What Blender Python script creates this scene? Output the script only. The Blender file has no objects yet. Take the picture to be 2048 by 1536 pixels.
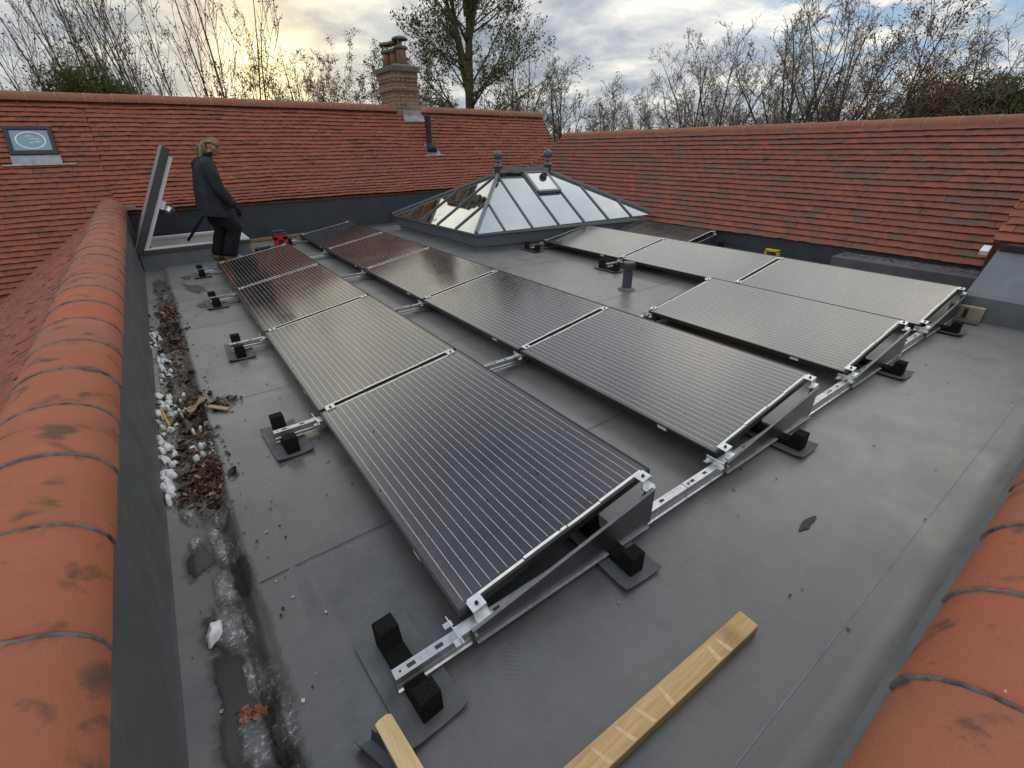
import bpy, bmesh, math, random
from mathutils import Vector, Matrix, noise
R = math.radians
sc = bpy.context.scene
col = sc.collection
V = Vector

# ------------------------------------------------------------------ materials
MATS = {}
class NT:
    def __init__(s, name):
        s.m = bpy.data.materials.new(name); s.m.use_nodes = True
        s.t = s.m.node_tree; s.t.nodes.clear()
        s.out = s.n('ShaderNodeOutputMaterial')
    def n(s, t, **k):
        x = s.t.nodes.new(t)
        for a, b in k.items():
            if a.startswith('i_'):
                x.inputs[a[2:].replace('_', ' ')].default_value = b
            else: setattr(x, a, b)
        return x
    def l(s, a, b): s.t.links.new(a, b)
    def coord(s, kind='Object', scale=(1, 1, 1)):
        c = s.n('ShaderNodeTexCoord'); mp = s.n('ShaderNodeMapping'); mp.inputs['Scale'].default_value = scale
        s.l(c.outputs[kind], mp.inputs['Vector']); return mp.outputs['Vector']
    def noise(s, vec, scale, detail=4, rough=.55, dist=0):
        x = s.n('ShaderNodeTexNoise'); x.inputs['Scale'].default_value = scale; x.inputs['Detail'].default_value = detail
        x.inputs['Roughness'].default_value = rough; x.inputs['Distortion'].default_value = dist
        if vec is not None: s.l(vec, x.inputs['Vector'])
        return x.outputs['Fac']
    def ramp(s, fac, stops, interp='LINEAR'):
        x = s.n('ShaderNodeValToRGB'); e = x.color_ramp.elements; x.color_ramp.interpolation = interp
        while len(e) < len(stops): e.new(.5)
        for q, (p, c) in zip(e, stops):
            q.position = p; q.color = (*c, 1) if isinstance(c, tuple) else (c, c, c, 1)
        s.l(fac, x.inputs['Fac']); return x.outputs['Color']
    def mix(s, fac, a, b, mode='MIX'):
        x = s.n('ShaderNodeMix', data_type='RGBA', blend_type=mode)
        for si, v in ((0, fac), (6, a), (7, b)):
            sock = x.inputs[si]
            if isinstance(v, (int, float)): sock.default_value = v if si == 0 else (v, v, v, 1)
            elif isinstance(v, tuple): sock.default_value = (*v, 1)
            else: s.l(v, sock)
        return x.outputs[2]
    def math(s, op, a, b=0.0, c=None):
        x = s.n('ShaderNodeMath', operation=op)
        for k, v in enumerate((a, b) + ((c,) if c is not None else ())):
            if isinstance(v, (int, float)): x.inputs[k].default_value = v
            else: s.l(v, x.inputs[k])
        return x.outputs[0]
    def bump(s, h, strength=.3, dist=.01):
        x = s.n('ShaderNodeBump'); x.inputs['Strength'].default_value = strength; x.inputs['Distance'].default_value = dist
        s.l(h, x.inputs['Height']); return x.outputs['Normal']
    def pbsdf(s, base, rough=.5, metal=0., spec=.5, normal=None, ior=1.5, coat=0., coat_rough=.1):
        x = s.n('ShaderNodeBsdfPrincipled')
        for k, v in (('Base Color', base), ('Roughness', rough), ('Metallic', metal), ('Specular IOR Level', spec), ('IOR', ior), ('Coat Weight', coat), ('Coat Roughness', coat_rough)):
            if isinstance(v, tuple): x.inputs[k].default_value = (*v, 1)
            elif isinstance(v, (int, float)): x.inputs[k].default_value = v
            else: s.l(v, x.inputs[k])
        if normal is not None: s.l(normal, x.inputs['Normal'])
        return x.outputs[0]
    def fade(s, sh, w):
        at = s.n('ShaderNodeAttribute', attribute_name='fade'); tr = s.n('ShaderNodeBsdfTransparent'); mx = s.n('ShaderNodeMixShader')
        f = s.math('ADD', at.outputs['Fac'], s.math('MULTIPLY', s.math('SUBTRACT', s.noise(s.coord(), 30, 4, .6), .5), w))
        s.l(s.ramp(f, [(.04, 0.), (.04 + w * .8, 1.)]), mx.inputs[0]); s.l(tr.outputs[0], mx.inputs[1]); s.l(sh, mx.inputs[2]); return mx.outputs[0]
    def done(s, sh): s.l(sh, s.out.inputs['Surface']); MATS[s.m.name] = s.m; return s.m

def simple(name, base, rough=.6, metal=0., var=.25, scale=8, bump=.15, spec=.5):
    t = NT(name); v = t.coord(); f = t.noise(v, scale, 5)
    lo = tuple(c * (1 - var) for c in base); hi = tuple(min(1, c * (1 + var)) for c in base)
    c = t.ramp(f, [(.3, lo), (.7, hi)])
    f2 = t.noise(v, scale * 7, 3)
    r = t.math('MULTIPLY_ADD', f, .25, rough - .12)
    return t.done(t.pbsdf(c, r, metal, spec, t.bump(f2, bump, .004)))

def mat_membrane(name, base, lift=1.0, warm=.5, gloss=.5, deck=False):
    t = NT(name); v = t.coord()
    a = t.noise(v, .55, 5, .6, .6); b = t.noise(v, 3.2, 6, .65, .4); c = t.noise(v, 40, 3)
    st = t.noise(t.coord('Object', (1.2, 7, 2)), 1.3, 5, .6, .8)
    k = tuple(x * .72 * lift for x in base); k2 = tuple(x * 1.25 * lift for x in base)
    cc = t.ramp(b, [(.28, k), (.72, k2)])
    dust = (base[0] * 1.75 * lift, base[1] * 1.65 * lift, base[2] * 1.45 * lift)
    cc = t.mix(t.ramp(a, [(.42, 0.), (.68, warm)]), cc, dust)
    cc = t.mix(t.ramp(st, [(.55, 0.), (.75, .35)]), cc, tuple(x * .5 * lift for x in base))
    pale = t.noise(v, 9, 6, .7, 1.2)
    cc = t.mix(t.ramp(pale, [(.64, 0.), (.78, .3)]), cc, tuple(x * 2.0 * lift for x in base))
    dk = t.noise(t.coord('Object', (5, 5, 5)), 1.1, 6, .7, 1.5)
    cc = t.mix(t.ramp(dk, [(.66, 0.), (.74, .45)]), cc, tuple(x * .45 for x in base))
    ro = t.ramp(b, [(.25, gloss - .1), (.75, gloss + .15)])
    if deck:   # boot prints and drag scuffs trodden into the membrane
        fine = t.noise(v, 28, 5, .7, .6); cc = t.mix(t.ramp(fine, [(.54, 0.), (.75, .45)]), cc, tuple(x * .5 for x in base))
        scf = t.noise(t.coord('Object', (2.2, 14, 2)), 2.3, 5, .65, 1.6); cc = t.mix(t.ramp(scf, [(.61, 0.), (.72, .5)]), cc, tuple(x * 1.9 for x in base))
        ring = t.noise(v, 1.7, 3, .5, 2.2); band = t.math('ABSOLUTE', t.math('SUBTRACT', ring, .5)); cc = t.mix(t.ramp(band, [(.0, .16), (.014, 0.)]), cc, tuple(x * 1.6 for x in base))
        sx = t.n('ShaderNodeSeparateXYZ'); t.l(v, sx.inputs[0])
        sheen_mask = t.math('ADD', t.math('ADD', sx.outputs[0], sx.outputs[1]), t.math('MULTIPLY', t.math('SUBTRACT', t.noise(v, .8, 5, .6, .8), .5), 4.5))
        cc = t.mix(t.math('MULTIPLY', t.ramp(t.math('MULTIPLY', sheen_mask, .2), [(.08, 0.), (.7, .66)]), t.ramp(fine, [(.3, .6), (.7, 1.)])), cc, (.265, .262, .255))  # grazing sheen painted into the colour: paler away from the near corner
        for (px, py, an) in ((.33, -.23, .5), (.10, -.16, .9), (1.15, -.42, 1.2), (2.2, -.55, .2), (-.35, 1.1, 1.5)):
            dx, dy = t.math('SUBTRACT', sx.outputs[0], px), t.math('SUBTRACT', sx.outputs[1], py)
            lu = t.math('ADD', t.math('MULTIPLY', dx, math.cos(an)), t.math('MULTIPLY', dy, math.sin(an))); lv = t.math('SUBTRACT', t.math('MULTIPLY', dy, math.cos(an)), t.math('MULTIPLY', dx, math.sin(an)))
            e = t.math('ADD', t.math('POWER', t.math('DIVIDE', lu, .085), 2.), t.math('POWER', t.math('DIVIDE', lv, .036), 2.)); bars = t.math('SINE', t.math('MULTIPLY', t.math('ADD', lu, t.math('MULTIPLY', fine, .012)), 420.))
            cc = t.mix(t.math('MULTIPLY', t.math('MULTIPLY', t.ramp(e, [(.6, .4), (1., 0.)]), t.ramp(bars, [(.4, 0.), (.6, 1.)])), t.ramp(b, [(.35, .3), (.6, 1.)])), cc, tuple(x * .42 for x in base))
    h = t.math('MULTIPLY_ADD', c, .15, t.noise(v, 2.0, 4))
    return t.done(t.pbsdf(cc, ro, 0, .5, t.bump(h, .14 if deck else .25, .02), 1.75 if deck else 1.5))

def mat_tile(name, stops, smudge=.5, rough=.85, sc_=1.):
    t = NT(name); v = t.coord()
    at = t.n('ShaderNodeAttribute', attribute_name='tint')
    c = t.ramp(at.outputs['Fac'], stops)
    f = t.noise(v, 22 * sc_, 5, .65); g = t.noise(v, 5 * sc_, 5, .6, .6); big = t.noise(v, .9, 4)
    c = t.mix(t.ramp(f, [(.3, .45), (.7, 0.)]), c, .05, 'MULTIPLY') if False else t.mix(t.ramp(f, [(.3, .35), (.62, 0.)]), c, (.075, .045, .035))
    c = t.mix(t.ramp(g, [(.56, 0.), (.74, smudge)]), c, (.055, .05, .045))
    c = t.mix(t.ramp(big, [(.45, 0.), (.75, .3)]), c, (.16, .1, .075))
    h = t.math('MULTIPLY_ADD', t.noise(v, 90, 3), .4, f)
    return t.done(t.pbsdf(c, rough, 0, .3, t.bump(h, .35, .006)))

def mat_ridge(name, a, b, dark):
    t = NT(name); v = t.coord('Object')
    at = t.n('ShaderNodeAttribute', attribute_name='tint')
    f = t.noise(v, 6, 5, .6); g = t.noise(v, 6.5, 4, .55, .5); h = t.noise(v, 160, 3, .6); wsh = t.noise(v, 2.1, 4, .6)
    c = t.ramp(f, [(.3, a), (.7, b)])
    c = t.mix(t.ramp(at.outputs['Fac'], [(0., .6), (1., 0.)]), c, (.27, .125, .08))
    c = t.mix(t.ramp(wsh, [(.42, 0.), (.68, .55)]), c, (.25, .10, .06))
    c = t.mix(t.ramp(g, [(.57, 0.), (.68, .8)]), c, dark)
    sp = t.noise(v, 34, 2, .5); c = t.mix(t.ramp(sp, [(.76, 0.), (.8, .6)]), c, (.12, .08, .06))
    c = t.mix(t.ramp(h, [(.3, .25), (.6, 0.)]), c, (.2, .07, .045))
    fl = t.noise(t.coord('Object', (1, 3, 1)), 16, 2, .4); c = t.mix(t.ramp(fl, [(.785, 0.), (.80, .7)]), c, (.55, .42, .33))
    lich = t.noise(v, 45, 5, .75); c = t.mix(t.ramp(lich, [(.60, 0.), (.75, .35)]), c, (.17, .12, .08))
    hh = t.math('MULTIPLY_ADD', h, .6, t.noise(v, 18, 4))
    return t.done(t.pbsdf(c, .82, 0, .35, t.bump(hh, .45, .006)))

def mat_panel():
    t = NT('panel_glass')
    uv = t.n('ShaderNodeUVMap', uv_map='UVMap'); sp = t.n('ShaderNodeSeparateXYZ'); t.l(uv.outputs[0], sp.inputs[0])
    s, l = sp.outputs[0], sp.outputs[1]                       # metres across and along the panel
    bb = t.math('ABSOLUTE', t.math('SUBTRACT', t.math('FRACT', t.math('DIVIDE', t.math('SUBTRACT', s, .0195), .0396)), .5))
    line = t.math('LESS_THAN', bb, .023)
    cellx = t.math('ABSOLUTE', t.math('SUBTRACT', t.math('FRACT', t.math('DIVIDE', t.math('SUBTRACT', l, .034), .1604)), .5))
    gapx = t.math('GREATER_THAN', cellx, .484)
    line = t.math('MULTIPLY', line, t.math('SUBTRACT', 1., t.math('GREATER_THAN', cellx, .490)))
    inside = t.math('MULTIPLY', t.math('GREATER_THAN', s, .022), t.math('LESS_THAN', s, .968))
    inside = t.math('MULTIPLY', inside, t.math('MULTIPLY', t.math('GREATER_THAN', l, .03), t.math('LESS_THAN', l, 1.642)))
    line = t.math('MULTIPLY', line, inside)
    celly = t.math('ABSOLUTE', t.math('SUBTRACT', t.math('FRACT', t.math('DIVIDE', t.math('SUBTRACT', s, .0195), .1584)), .5))
    gap = t.math('MAXIMUM', gapx, t.math('GREATER_THAN', celly, .488))
    v = t.coord()
    ci = t.n('ShaderNodeTexWhiteNoise', noise_dimensions='2D')
    cv = t.n('ShaderNodeCombineXYZ'); t.l(t.math('FLOOR', t.math('DIVIDE', s, .1584)), cv.inputs[0]); t.l(t.math('FLOOR', t.math('DIVIDE', l, .1604)), cv.inputs[1]); t.l(cv.outputs[0], ci.inputs['Vector'])
    cell = t.mix(ci.outputs['Value'], (.006, .006, .010), (.011, .010, .014))
    cell = t.mix(gap, cell, (.004, .004, .005))
    c = t.mix(line, cell, (.66, .66, .66))
    d = t.noise(v, 2.3, 5, .6, .5); d2 = t.noise(v, 70, 3, .6)
    oi = t.n('ShaderNodeObjectInfo')
    dust = t.math('MULTIPLY', t.math('MULTIPLY_ADD', oi.outputs['Random'], .015, .022), t.ramp(d, [(.3, .45), (.75, 1.7)]))
    lowedge = t.math('MULTIPLY', t.math('LESS_THAN', s, .06), .07)
    c = t.mix(t.math('ADD', dust, t.math('MULTIPLY', lowedge, t.ramp(d2, [(.4, 0.), (.7, 1.)]))), c, (.42, .36, .29))
    spk = t.noise(v, 26, 2, .5); c = t.mix(t.ramp(spk, [(.79, 0.), (.82, .6)]), c, (.03, .025, .02))
    ro = t.ramp(d, [(.25, .10), (.8, .2)])
    return t.done(t.pbsdf(c, ro, 0, .5, None, 2.05, .0))

def mat_brick():
    t = NT('chimney_brick')
    uv = t.n('ShaderNodeUVMap', uv_map='UVMap')
    b = t.n('ShaderNodeTexBrick'); b.offset = .5
    for k, x in (('Scale', 1.), ('Mortar Size', .008), ('Mortar Smooth', .2), ('Brick Width', .225), ('Row Height', .077), ('Bias', -.1)): b.inputs[k].default_value = x
    b.inputs['Color1'].default_value = (.27, .15, .105, 1); b.inputs['Color2'].default_value = (.17, .10, .078, 1); b.inputs['Mortar'].default_value = (.40, .35, .29, 1)
    t.l(uv.outputs[0], b.inputs['Vector'])
    v = t.coord(); f = t.noise(v, 9, 5, .65); g = t.noise(v, 2.2, 4)
    c = t.mix(t.ramp(f, [(.35, .5), (.65, 0.)]), b.outputs['Color'], (.12, .08, .065))
    c = t.mix(t.ramp(g, [(.45, 0.), (.7, .45)]), c, (.33, .24, .19))
    return t.done(t.pbsdf(c, .9, 0, .2, t.bump(t.math('SUBTRACT', f, b.outputs['Fac']), .5, .01)))

def mat_attr(name, stops, rough=.7, trans=0., bump=0.):
    t = NT(name); at = t.n('ShaderNodeAttribute', attribute_name='tint'); c = t.ramp(at.outputs['Fac'], stops)
    v = t.coord(); f = t.noise(v, 60, 3); c = t.mix(t.ramp(f, [(.35, .3), (.65, 0.)]), c, tuple(x * .4 for x in stops[0][1]))
    sh = t.pbsdf(c, rough, 0, .35, t.bump(f, .3, .003) if bump else None)
    if trans:
        tr = t.n('ShaderNodeBsdfTranslucent'); t.l(c, tr.inputs[0]); mx = t.n('ShaderNodeMixShader'); mx.inputs[0].default_value = trans
        t.l(sh, mx.inputs[1]); t.l(tr.outputs[0], mx.inputs[2]); sh = mx.outputs[0]
    return t.done(sh)

def mat_glass(name, tint, refl, rough=.02, wob=0.):
    t = NT(name)
    g = t.n('ShaderNodeBsdfGlossy'); g.inputs['Color'].default_value = (.92, .95, .95, 1); g.inputs['Roughness'].default_value = rough
    tr = t.n('ShaderNodeBsdfTransparent'); tr.inputs[0].default_value = (*tint, 1)
    lw = t.n('ShaderNodeLayerWeight'); lw.inputs['Blend'].default_value = .35
    f = t.math('MULTIPLY_ADD', lw.outputs['Facing'], .95 - refl, refl)
    if wob:
        nz = t.bump(t.noise(t.coord(), 1.2, 2), wob, .05); t.l(nz, g.inputs['Normal'])
    mx = t.n('ShaderNodeMixShader'); t.l(f, mx.inputs[0]); t.l(tr.outputs[0], mx.inputs[1]); t.l(g.outputs[0], mx.inputs[2])
    return t.done(mx.outputs[0])

def mat_wood(name, a, b, scale=(2, 30, 30)):
    t = NT(name); f = t.noise(t.coord('Object', scale), 2.2, 6, .6, .5); g = t.noise(t.coord(), 5, 4)
    c = t.ramp(f, [(.3, a), (.7, b)]); c = t.mix(t.ramp(g, [(.6, 0.), (.78, .6)]), c, (.22, .12, .05))
    return t.done(t.pbsdf(c, .75, 0, .3, t.bump(f, .25, .003)))

def mat_galv(name, base=.42, rough=.42):
    t = NT(name); v = t.coord(); f = t.noise(v, 35, 4, .7); g = t.noise(v, 6, 3)
    c = t.ramp(f, [(.3, (base * .8, base * .83, base * .86)), (.7, (base * 1.2, base * 1.22, base * 1.25))])
    return t.done(t.pbsdf(c, t.ramp(g, [(.3, rough - .1), (.7, rough + .12)]), .85, .5, t.bump(f, .08, .002)))

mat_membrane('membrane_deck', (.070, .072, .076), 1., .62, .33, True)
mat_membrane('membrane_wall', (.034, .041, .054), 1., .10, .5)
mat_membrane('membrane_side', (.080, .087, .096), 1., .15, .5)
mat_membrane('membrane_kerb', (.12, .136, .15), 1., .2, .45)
TS = [(0., (.175, .068, .05)), (.15, (.215, .073, .050)), (.4, (.25, .077, .050)), (.75, (.275, .08, .05)), (1., (.31, .096, .058))]
mat_tile('roof_tile', TS, .55)
mat_tile('roof_tile_mixed', [(0., (.155, .09, .075)), (.22, (.19, .085, .068)), (.45, (.225, .08, .062)), (.8, (.255, .082, .058)), (1., (.285, .096, .066))], .7)
mat_ridge('ridge_clay', (.335, .084, .040), (.39, .112, .056), (.06, .045, .034))
mat_ridge('ridge_clay_far', (.24, .085, .055), (.31, .12, .08), (.13, .1, .08))
simple('mortar', (.27, .19, .15), .9, 0, .3, 30)
simple('mortar_dark', (.10, .095, .095), .6, 0, .8, 22, .5)
mat_panel()
simple('frame_black', (.012, .012, .013), .42, 0, .3, 12, .05)
simple('strip_white', (.78, .77, .73), .5, 0, .15, 20)
mat_galv('galvanised', .52, .36)
mat_galv('galvanised_dark', .15, .34)
mat_galv('aluminium', .68, .38)
simple('steel_dark', (.02, .02, .02), .6)
simple('sticker', (.7, .7, .68), .6, 0, .05)
simple('rubber', (.012, .012, .012), .95, 0, .9, 160, 1.0, .2)
simple('pad_membrane', (.10, .105, .11), .6, 0, .3, 8)
simple('grey_paint', (.085, .098, .118), .42, 0, .12, 6, .05)
simple('grey_paint_light', (.17, .18, .19), .38, 0, .1, 6, .05)
mat_glass('lantern_glass', (.52, .64, .58), .30, .03)
mat_glass('vent_glass', (.5, .55, .55), .45, .02)
simple('white_plaster', (.62, .63, .6), .8, 0, .06)
simple('white_upvc', (.66, .68, .70), .4, 0, .06, 5, .05)
simple('lid_grey', (.05, .053, .058), .5, 0, .15)
simple('lid_edge', (.22, .22, .215), .55, 0, .15)
mat_brick()
simple('clay_pot', (.30, .16, .115), .85, 0, .3, 10, .3)
simple('mossy_clay', (.12, .125, .10), .9, 0, .3, 14, .4)
simple('lead', (.25, .27, .29), .55, .2, .25, 12)
simple('plastic_black', (.012, .013, .015), .6, 0, .2)
simple('plastic_grey', (.055, .062, .075), .4, 0, .15, 6, .05)
simple('plastic_red', (.42, .018, .025), .4, 0, .1, 6, .05)
simple('plastic_yellow', (.62, .40, .02), .45, 0, .15)
simple('plastic_blue', (.02, .27, .62), .5, 0, .1)
mat_wood('timber', (.42, .27, .12), (.62, .43, .22))
mat_wood('timber_pale', (.52, .36, .18), (.70, .52, .30), (25, 2, 25))
mat_wood('timber_dirty', (.16, .11, .06), (.30, .2, .1))
simple('chalk', (.60, .465, .28), .9, 0, .15, 60)
simple('tar', (.04, .042, .046), .8, 0, .3, 30, .4)
simple('paver', (.36, .31, .23), .9, 0, .2, 14, .4)
simple('snow', (.66, .67, .68), .7, 0, .22, 26, .35)
simple('bark', (.085, .072, .056), .95, 0, .4, 5, .5, .1)
simple('bark_green', (.085, .08, .045), .95, 0, .4, 5, .5, .1)
simple('twig', (.21, .17, .14), .95, 0, .3, 4, .2, .1)
mat_attr('leaf_brown', [(0., (.06, .03, .012)), (.5, (.12, .06, .02)), (1., (.2, .11, .04))], .7, .35)
mat_attr('leaf_green', [(0., (.05, .065, .018)), (.5, (.085, .105, .03)), (1., (.13, .14, .045))], .7, .4)
mat_attr('leaf_olive', [(0., (.05, .045, .014)), (.5, (.10, .09, .025)), (1., (.16, .13, .035))], .7, .4)
mat_attr('leaf_litter', [(0., (.022, .013, .009)), (.4, (.06, .028, .016)), (.75, (.15, .075, .036)), (1., (.38, .27, .17))], .38, .08, .3)
mat_attr('debris', [(0., (.015, .012, .01)), (.7, (.05, .035, .025)), (.85, (.3, .2, .1)), (1., (.6, .58, .52))], .8)
simple('wet_leaf', (.22, .075, .03), .25, 0, .4, 40, .6)
simple('tan_leaf', (.38, .27, .16), .8, 0, .15, 14, .3)
def mat_slush():
    t = NT('slush'); v = t.coord(); f = t.noise(v, 60, 4, .7, .3); g = t.noise(v, 14, 4)
    c = t.ramp(g, [(.3, (.07, .07, .068)), (.7, (.15, .152, .15))]); c = t.mix(t.ramp(f, [(.56, 0.), (.66, .8)]), c, (.52, .53, .53))
    return t.done(t.fade(t.pbsdf(c, t.ramp(g, [(.3, .05), (.75, .2)]), 0, .8, t.bump(f, .3, .005), 1.4, .5, .05), .85))
mat_slush()
def mat_wet():
    t = NT('wet_film'); v = t.coord(); f = t.noise(v, 5, 4)
    c = t.ramp(f, [(.3, (.028, .028, .027)), (.7, (.055, .055, .05))])
    return t.done(t.fade(t.pbsdf(c, .07, 0, .5, None, 1.33), .30))
mat_wet()
def mat_damp():
    t = NT('damp_film'); v = t.coord(); f = t.noise(v, 8, 4)
    c = t.ramp(f, [(.3, (.06, .058, .05)), (.7, (.095, .092, .082))])
    return t.done(t.fade(t.pbsdf(c, .34, 0, .5), .75))
mat_damp()
simple('cloth_jacket', (.027, .031, .037), .85, 0, .35, 9, .5, .2)
simple('cloth_trousers', (.012, .012, .014), .9, 0, .4, 9, .5, .2)
simple('skin', (.36, .2, .14), .6, 0, .12, 12, .1)
simple('hair', (.22, .165, .09), .85, 0, .65, 60, .7)
simple('boot_brown', (.20, .095, .04), .75, 0, .25, 14)
simple('ground_mat', (.06, .07, .03), .95, 0, .5, .2)
simple('foil', (.75, .75, .74), .25, .9, .1, 60, .6)

# ------------------------------------------------------------------ mesh builder
class MB:
    def __init__(s): s.v = []; s.f = []; s.m = []; s.t = []; s.uv = {}
    def face(s, pts, m=0, t=.5, uv=None):
        b = len(s.v); s.v += [tuple(p) for p in pts]; s.f.append(tuple(range(b, b + len(pts)))); s.m.append(m); s.t.append(t)
        if uv: s.uv[len(s.f) - 1] = uv
    def add(s, vs, fs, m=0, t=.5):
        b = len(s.v); s.v += [tuple(p) for p in vs]
        for f in fs: s.f.append(tuple(i + b for i in f)); s.m.append(m); s.t.append(t)
    def hexa(s, p, m=0, t=.5):   # 8 points: bottom 0-3, top 4-7
        s.add(p, [(3, 2, 1, 0), (4, 5, 6, 7), (0, 1, 5, 4), (1, 2, 6, 5), (2, 3, 7, 6), (3, 0, 4, 7)], m, t)
    def box(s, a, b, m=0, t=.5):
        (x0, y0, z0), (x1, y1, z1) = a, b
        s.hexa([(x0, y0, z0), (x1, y0, z0), (x1, y1, z0), (x0, y1, z0), (x0, y0, z1), (x1, y0, z1), (x1, y1, z1), (x0, y1, z1)], m, t)
    def obox(s, c, ex, ey, ez, m=0, t=.5):  # centre and half vectors
        c, ex, ey, ez = V(c), V(ex), V(ey), V(ez)
        s.hexa([c - ex - ey - ez, c + ex - ey - ez, c + ex + ey - ez, c - ex + ey - ez, c - ex - ey + ez, c + ex - ey + ez, c + ex + ey + ez, c - ex + ey + ez], m, t)
    def bar(s, a, b, w, h, up=(0, 0, 1), m=0, t=.5):
        a, b = V(a), V(b); d = (b - a); L = d.length; d.normalize(); x = d.cross(V(up)); x.normalize(); z = x.cross(d)
        s.obox((a + b) / 2, d * L / 2, x * w / 2, z * h / 2, m, t)
    def tube(s, pts, rad, n=8, m=0, t=.5, cap=True):
        pts = [V(p) for p in pts]
        if not hasattr(rad, '__len__'): rad = [rad] * len(pts)
        rings = []; base = len(s.v); px = None
        for i, p in enumerate(pts):
            d = (pts[min(i + 1, len(pts) - 1)] - pts[max(i - 1, 0)]); d = d.normalized() if d.length > 1e-9 else V((0, 0, 1))
            if px is None:
                px = d.cross(V((0, 0, 1)) if abs(d.z) < .9 else V((1, 0, 0))).normalized()
            px = (px - d * px.dot(d)).normalized(); py = d.cross(px)
            for k in range(n):
                a = 2 * math.pi * k / n; s.v.append(tuple(p + (px * math.cos(a) + py * math.sin(a)) * rad[i]))
        for i in range(len(pts) - 1):
            for k in range(n):
                a = base + i * n + k; b = base + i * n + (k + 1) % n
                s.f.append((a, b, b + n, a + n)); s.m.append(m); s.t.append(t)
        if cap:
            s.f.append(tuple(base + k for k in range(n))[::-1]); s.m.append(m); s.t.append(t)
            e = base + (len(pts) - 1) * n; s.f.append(tuple(e + k for k in range(n))); s.m.append(m); s.t.append(t)
    def lathe(s, c, prof, n=20, m=0, t=.5):  # prof: (r,z)
        c = V(c); s.tube_rings([[c + V((r * math.cos(2 * math.pi * k / n), r * math.sin(2 * math.pi * k / n), z)) for k in range(n)] for r, z in prof], m, t)
    def tube_rings(s, rings, m=0, t=.5, cap=True):
        n = len(rings[0]); base = len(s.v)
        for r in rings: s.v += [tuple(p) for p in r]
        for i in range(len(rings) - 1):
            for k in range(n):
                a = base + i * n + k; b = base + i * n + (k + 1) % n; s.f.append((a, b, b + n, a + n)); s.m.append(m); s.t.append(t)
        if cap:
            s.f.append(tuple(base + k for k in range(n))[::-1]); s.m.append(m); s.t.append(t)
            e = base + (len(rings) - 1) * n; s.f.append(tuple(e + k for k in range(n))); s.m.append(m); s.t.append(t)
    def build(s, name, mats, parent=None, local=False, smooth=False, bevel=0):
        me = bpy.data.meshes.new(name); vs = s.v
        if parent is not None and not local:
            o = V((0, 0, 0)); q = parent
            while q is not None: o = o + q.location; q = q.parent
            vs = [(a - o.x, b - o.y, c - o.z) for a, b, c in vs]
        me.from_pydata(vs, [], s.f)
        for k in ([mats] if isinstance(mats, str) else mats): me.materials.append(MATS[k])
        me.polygons.foreach_set('material_index', s.m)
        a = me.attributes.new('tint', 'FLOAT', 'FACE'); a.data.foreach_set('value', s.t)
        if s.uv:
            u = me.uv_layers.new(name='UVMap')
            for fi, c in s.uv.items():
                for k, li in enumerate(me.polygons[fi].loop_indices): u.data[li].uv = c[k]
        if smooth: me.polygons.foreach_set('use_smooth', [True] * len(s.f))
        me.update()
        ob = bpy.data.objects.new(name, me); col.objects.link(ob)
        if parent is not None: ob.parent = parent
        if bevel:
            md = ob.modifiers.new('bevel', 'BEVEL'); md.width = bevel; md.segments = 2; md.limit_method = 'ANGLE'
        return ob

def tag(o, label=None, cat=None, group=None, kind=None):
    if label: o['label'] = label
    if cat: o['category'] = cat
    if group: o['group'] = group
    if kind: o['kind'] = kind
    return o
def thing(name, loc, label, cat, group=None, rz=0):
    o = bpy.data.objects.new(name, None); o.location = loc; o.rotation_euler = (0, 0, rz); col.objects.link(o)
    return tag(o, label, cat, group)
def copy_tree(o, parent=None):
    c = o.copy(); col.objects.link(c); c.parent = parent
    for ch in [x for x in bpy.data.objects if x.parent == o]: copy_tree(ch, c)
    return c
rnd = random.Random(7)
def nz(x, y, s=0.): return noise.noise(V((x, y, s)))

# ------------------------------------------------------------------ flat roof deck
PITCH, TILT, H0, PL_, PW = 1.692, .1613, .1315, 1.672, .99
ROWX = {'A': 0., 'B': 1.519, 'C': 3.05, 'D': 4.536, 'E': 5.62}
WALLX = lambda y: -.830 - .0055 * y
mb = MB()
xs = [(-.03, -.02), (0.0, -.022), (.045, -.044), (.21, -.046), (.235, -.036), (.262, -.006), (.29, 0.0)] + [(.305 + .02 * k, 0.) for k in range(16)]
ysl = [-.93, -.90, -.86, -.84] + [-.75 + .125 * i for i in range(20)] + [1.75 + .25 * i for i in range(32)]
def deck_z(x, y):
    return .004 * nz(x * .9, y * .9, 3) - .002
nx = 50
def fold_z(w, y): return (.007 * math.exp(-((w - .40 - .03 * math.sin(y * 1.3)) / .018) ** 2) * max(0., min(1., (1.9 - y) / .6)) + .005 * math.exp(-((w - .52 + .02 * math.sin(y * 2.)) / .02) ** 2) * max(0., min(1., (1.2 - y) / .5)))
def deck_pt(i, y):
    near = max(0., (-.85 - y) / .08)
    if i < len(xs):
        wob = .012 * nz(y * 1.7, 5.) if 2 < i < 7 else 0
        x = WALLX(y) + xs[i][0] + wob; z = xs[i][1] + fold_z(xs[i][0], y)
    else:
        f = (i - len(xs) + 1) / (nx - len(xs)); x0 = WALLX(y) + xs[-1][0]; x = x0 + (6.95 - x0) * f; z = deck_z(x, y)
    return (x, y, z + .05 * near ** 1.6)
grid = [[deck_pt(i, y) for i in range(nx)] for y in ysl]
mb.v = [p for r in grid for p in r]
for j in range(len(ysl) - 1):
    for i in range(nx - 1):
        a = j * nx + i; mb.f.append((a, a + 1, a + nx + 1, a + nx)); mb.m.append(0); mb.t.append(.5)
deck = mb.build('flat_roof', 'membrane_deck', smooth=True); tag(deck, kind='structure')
mb = MB()
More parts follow.
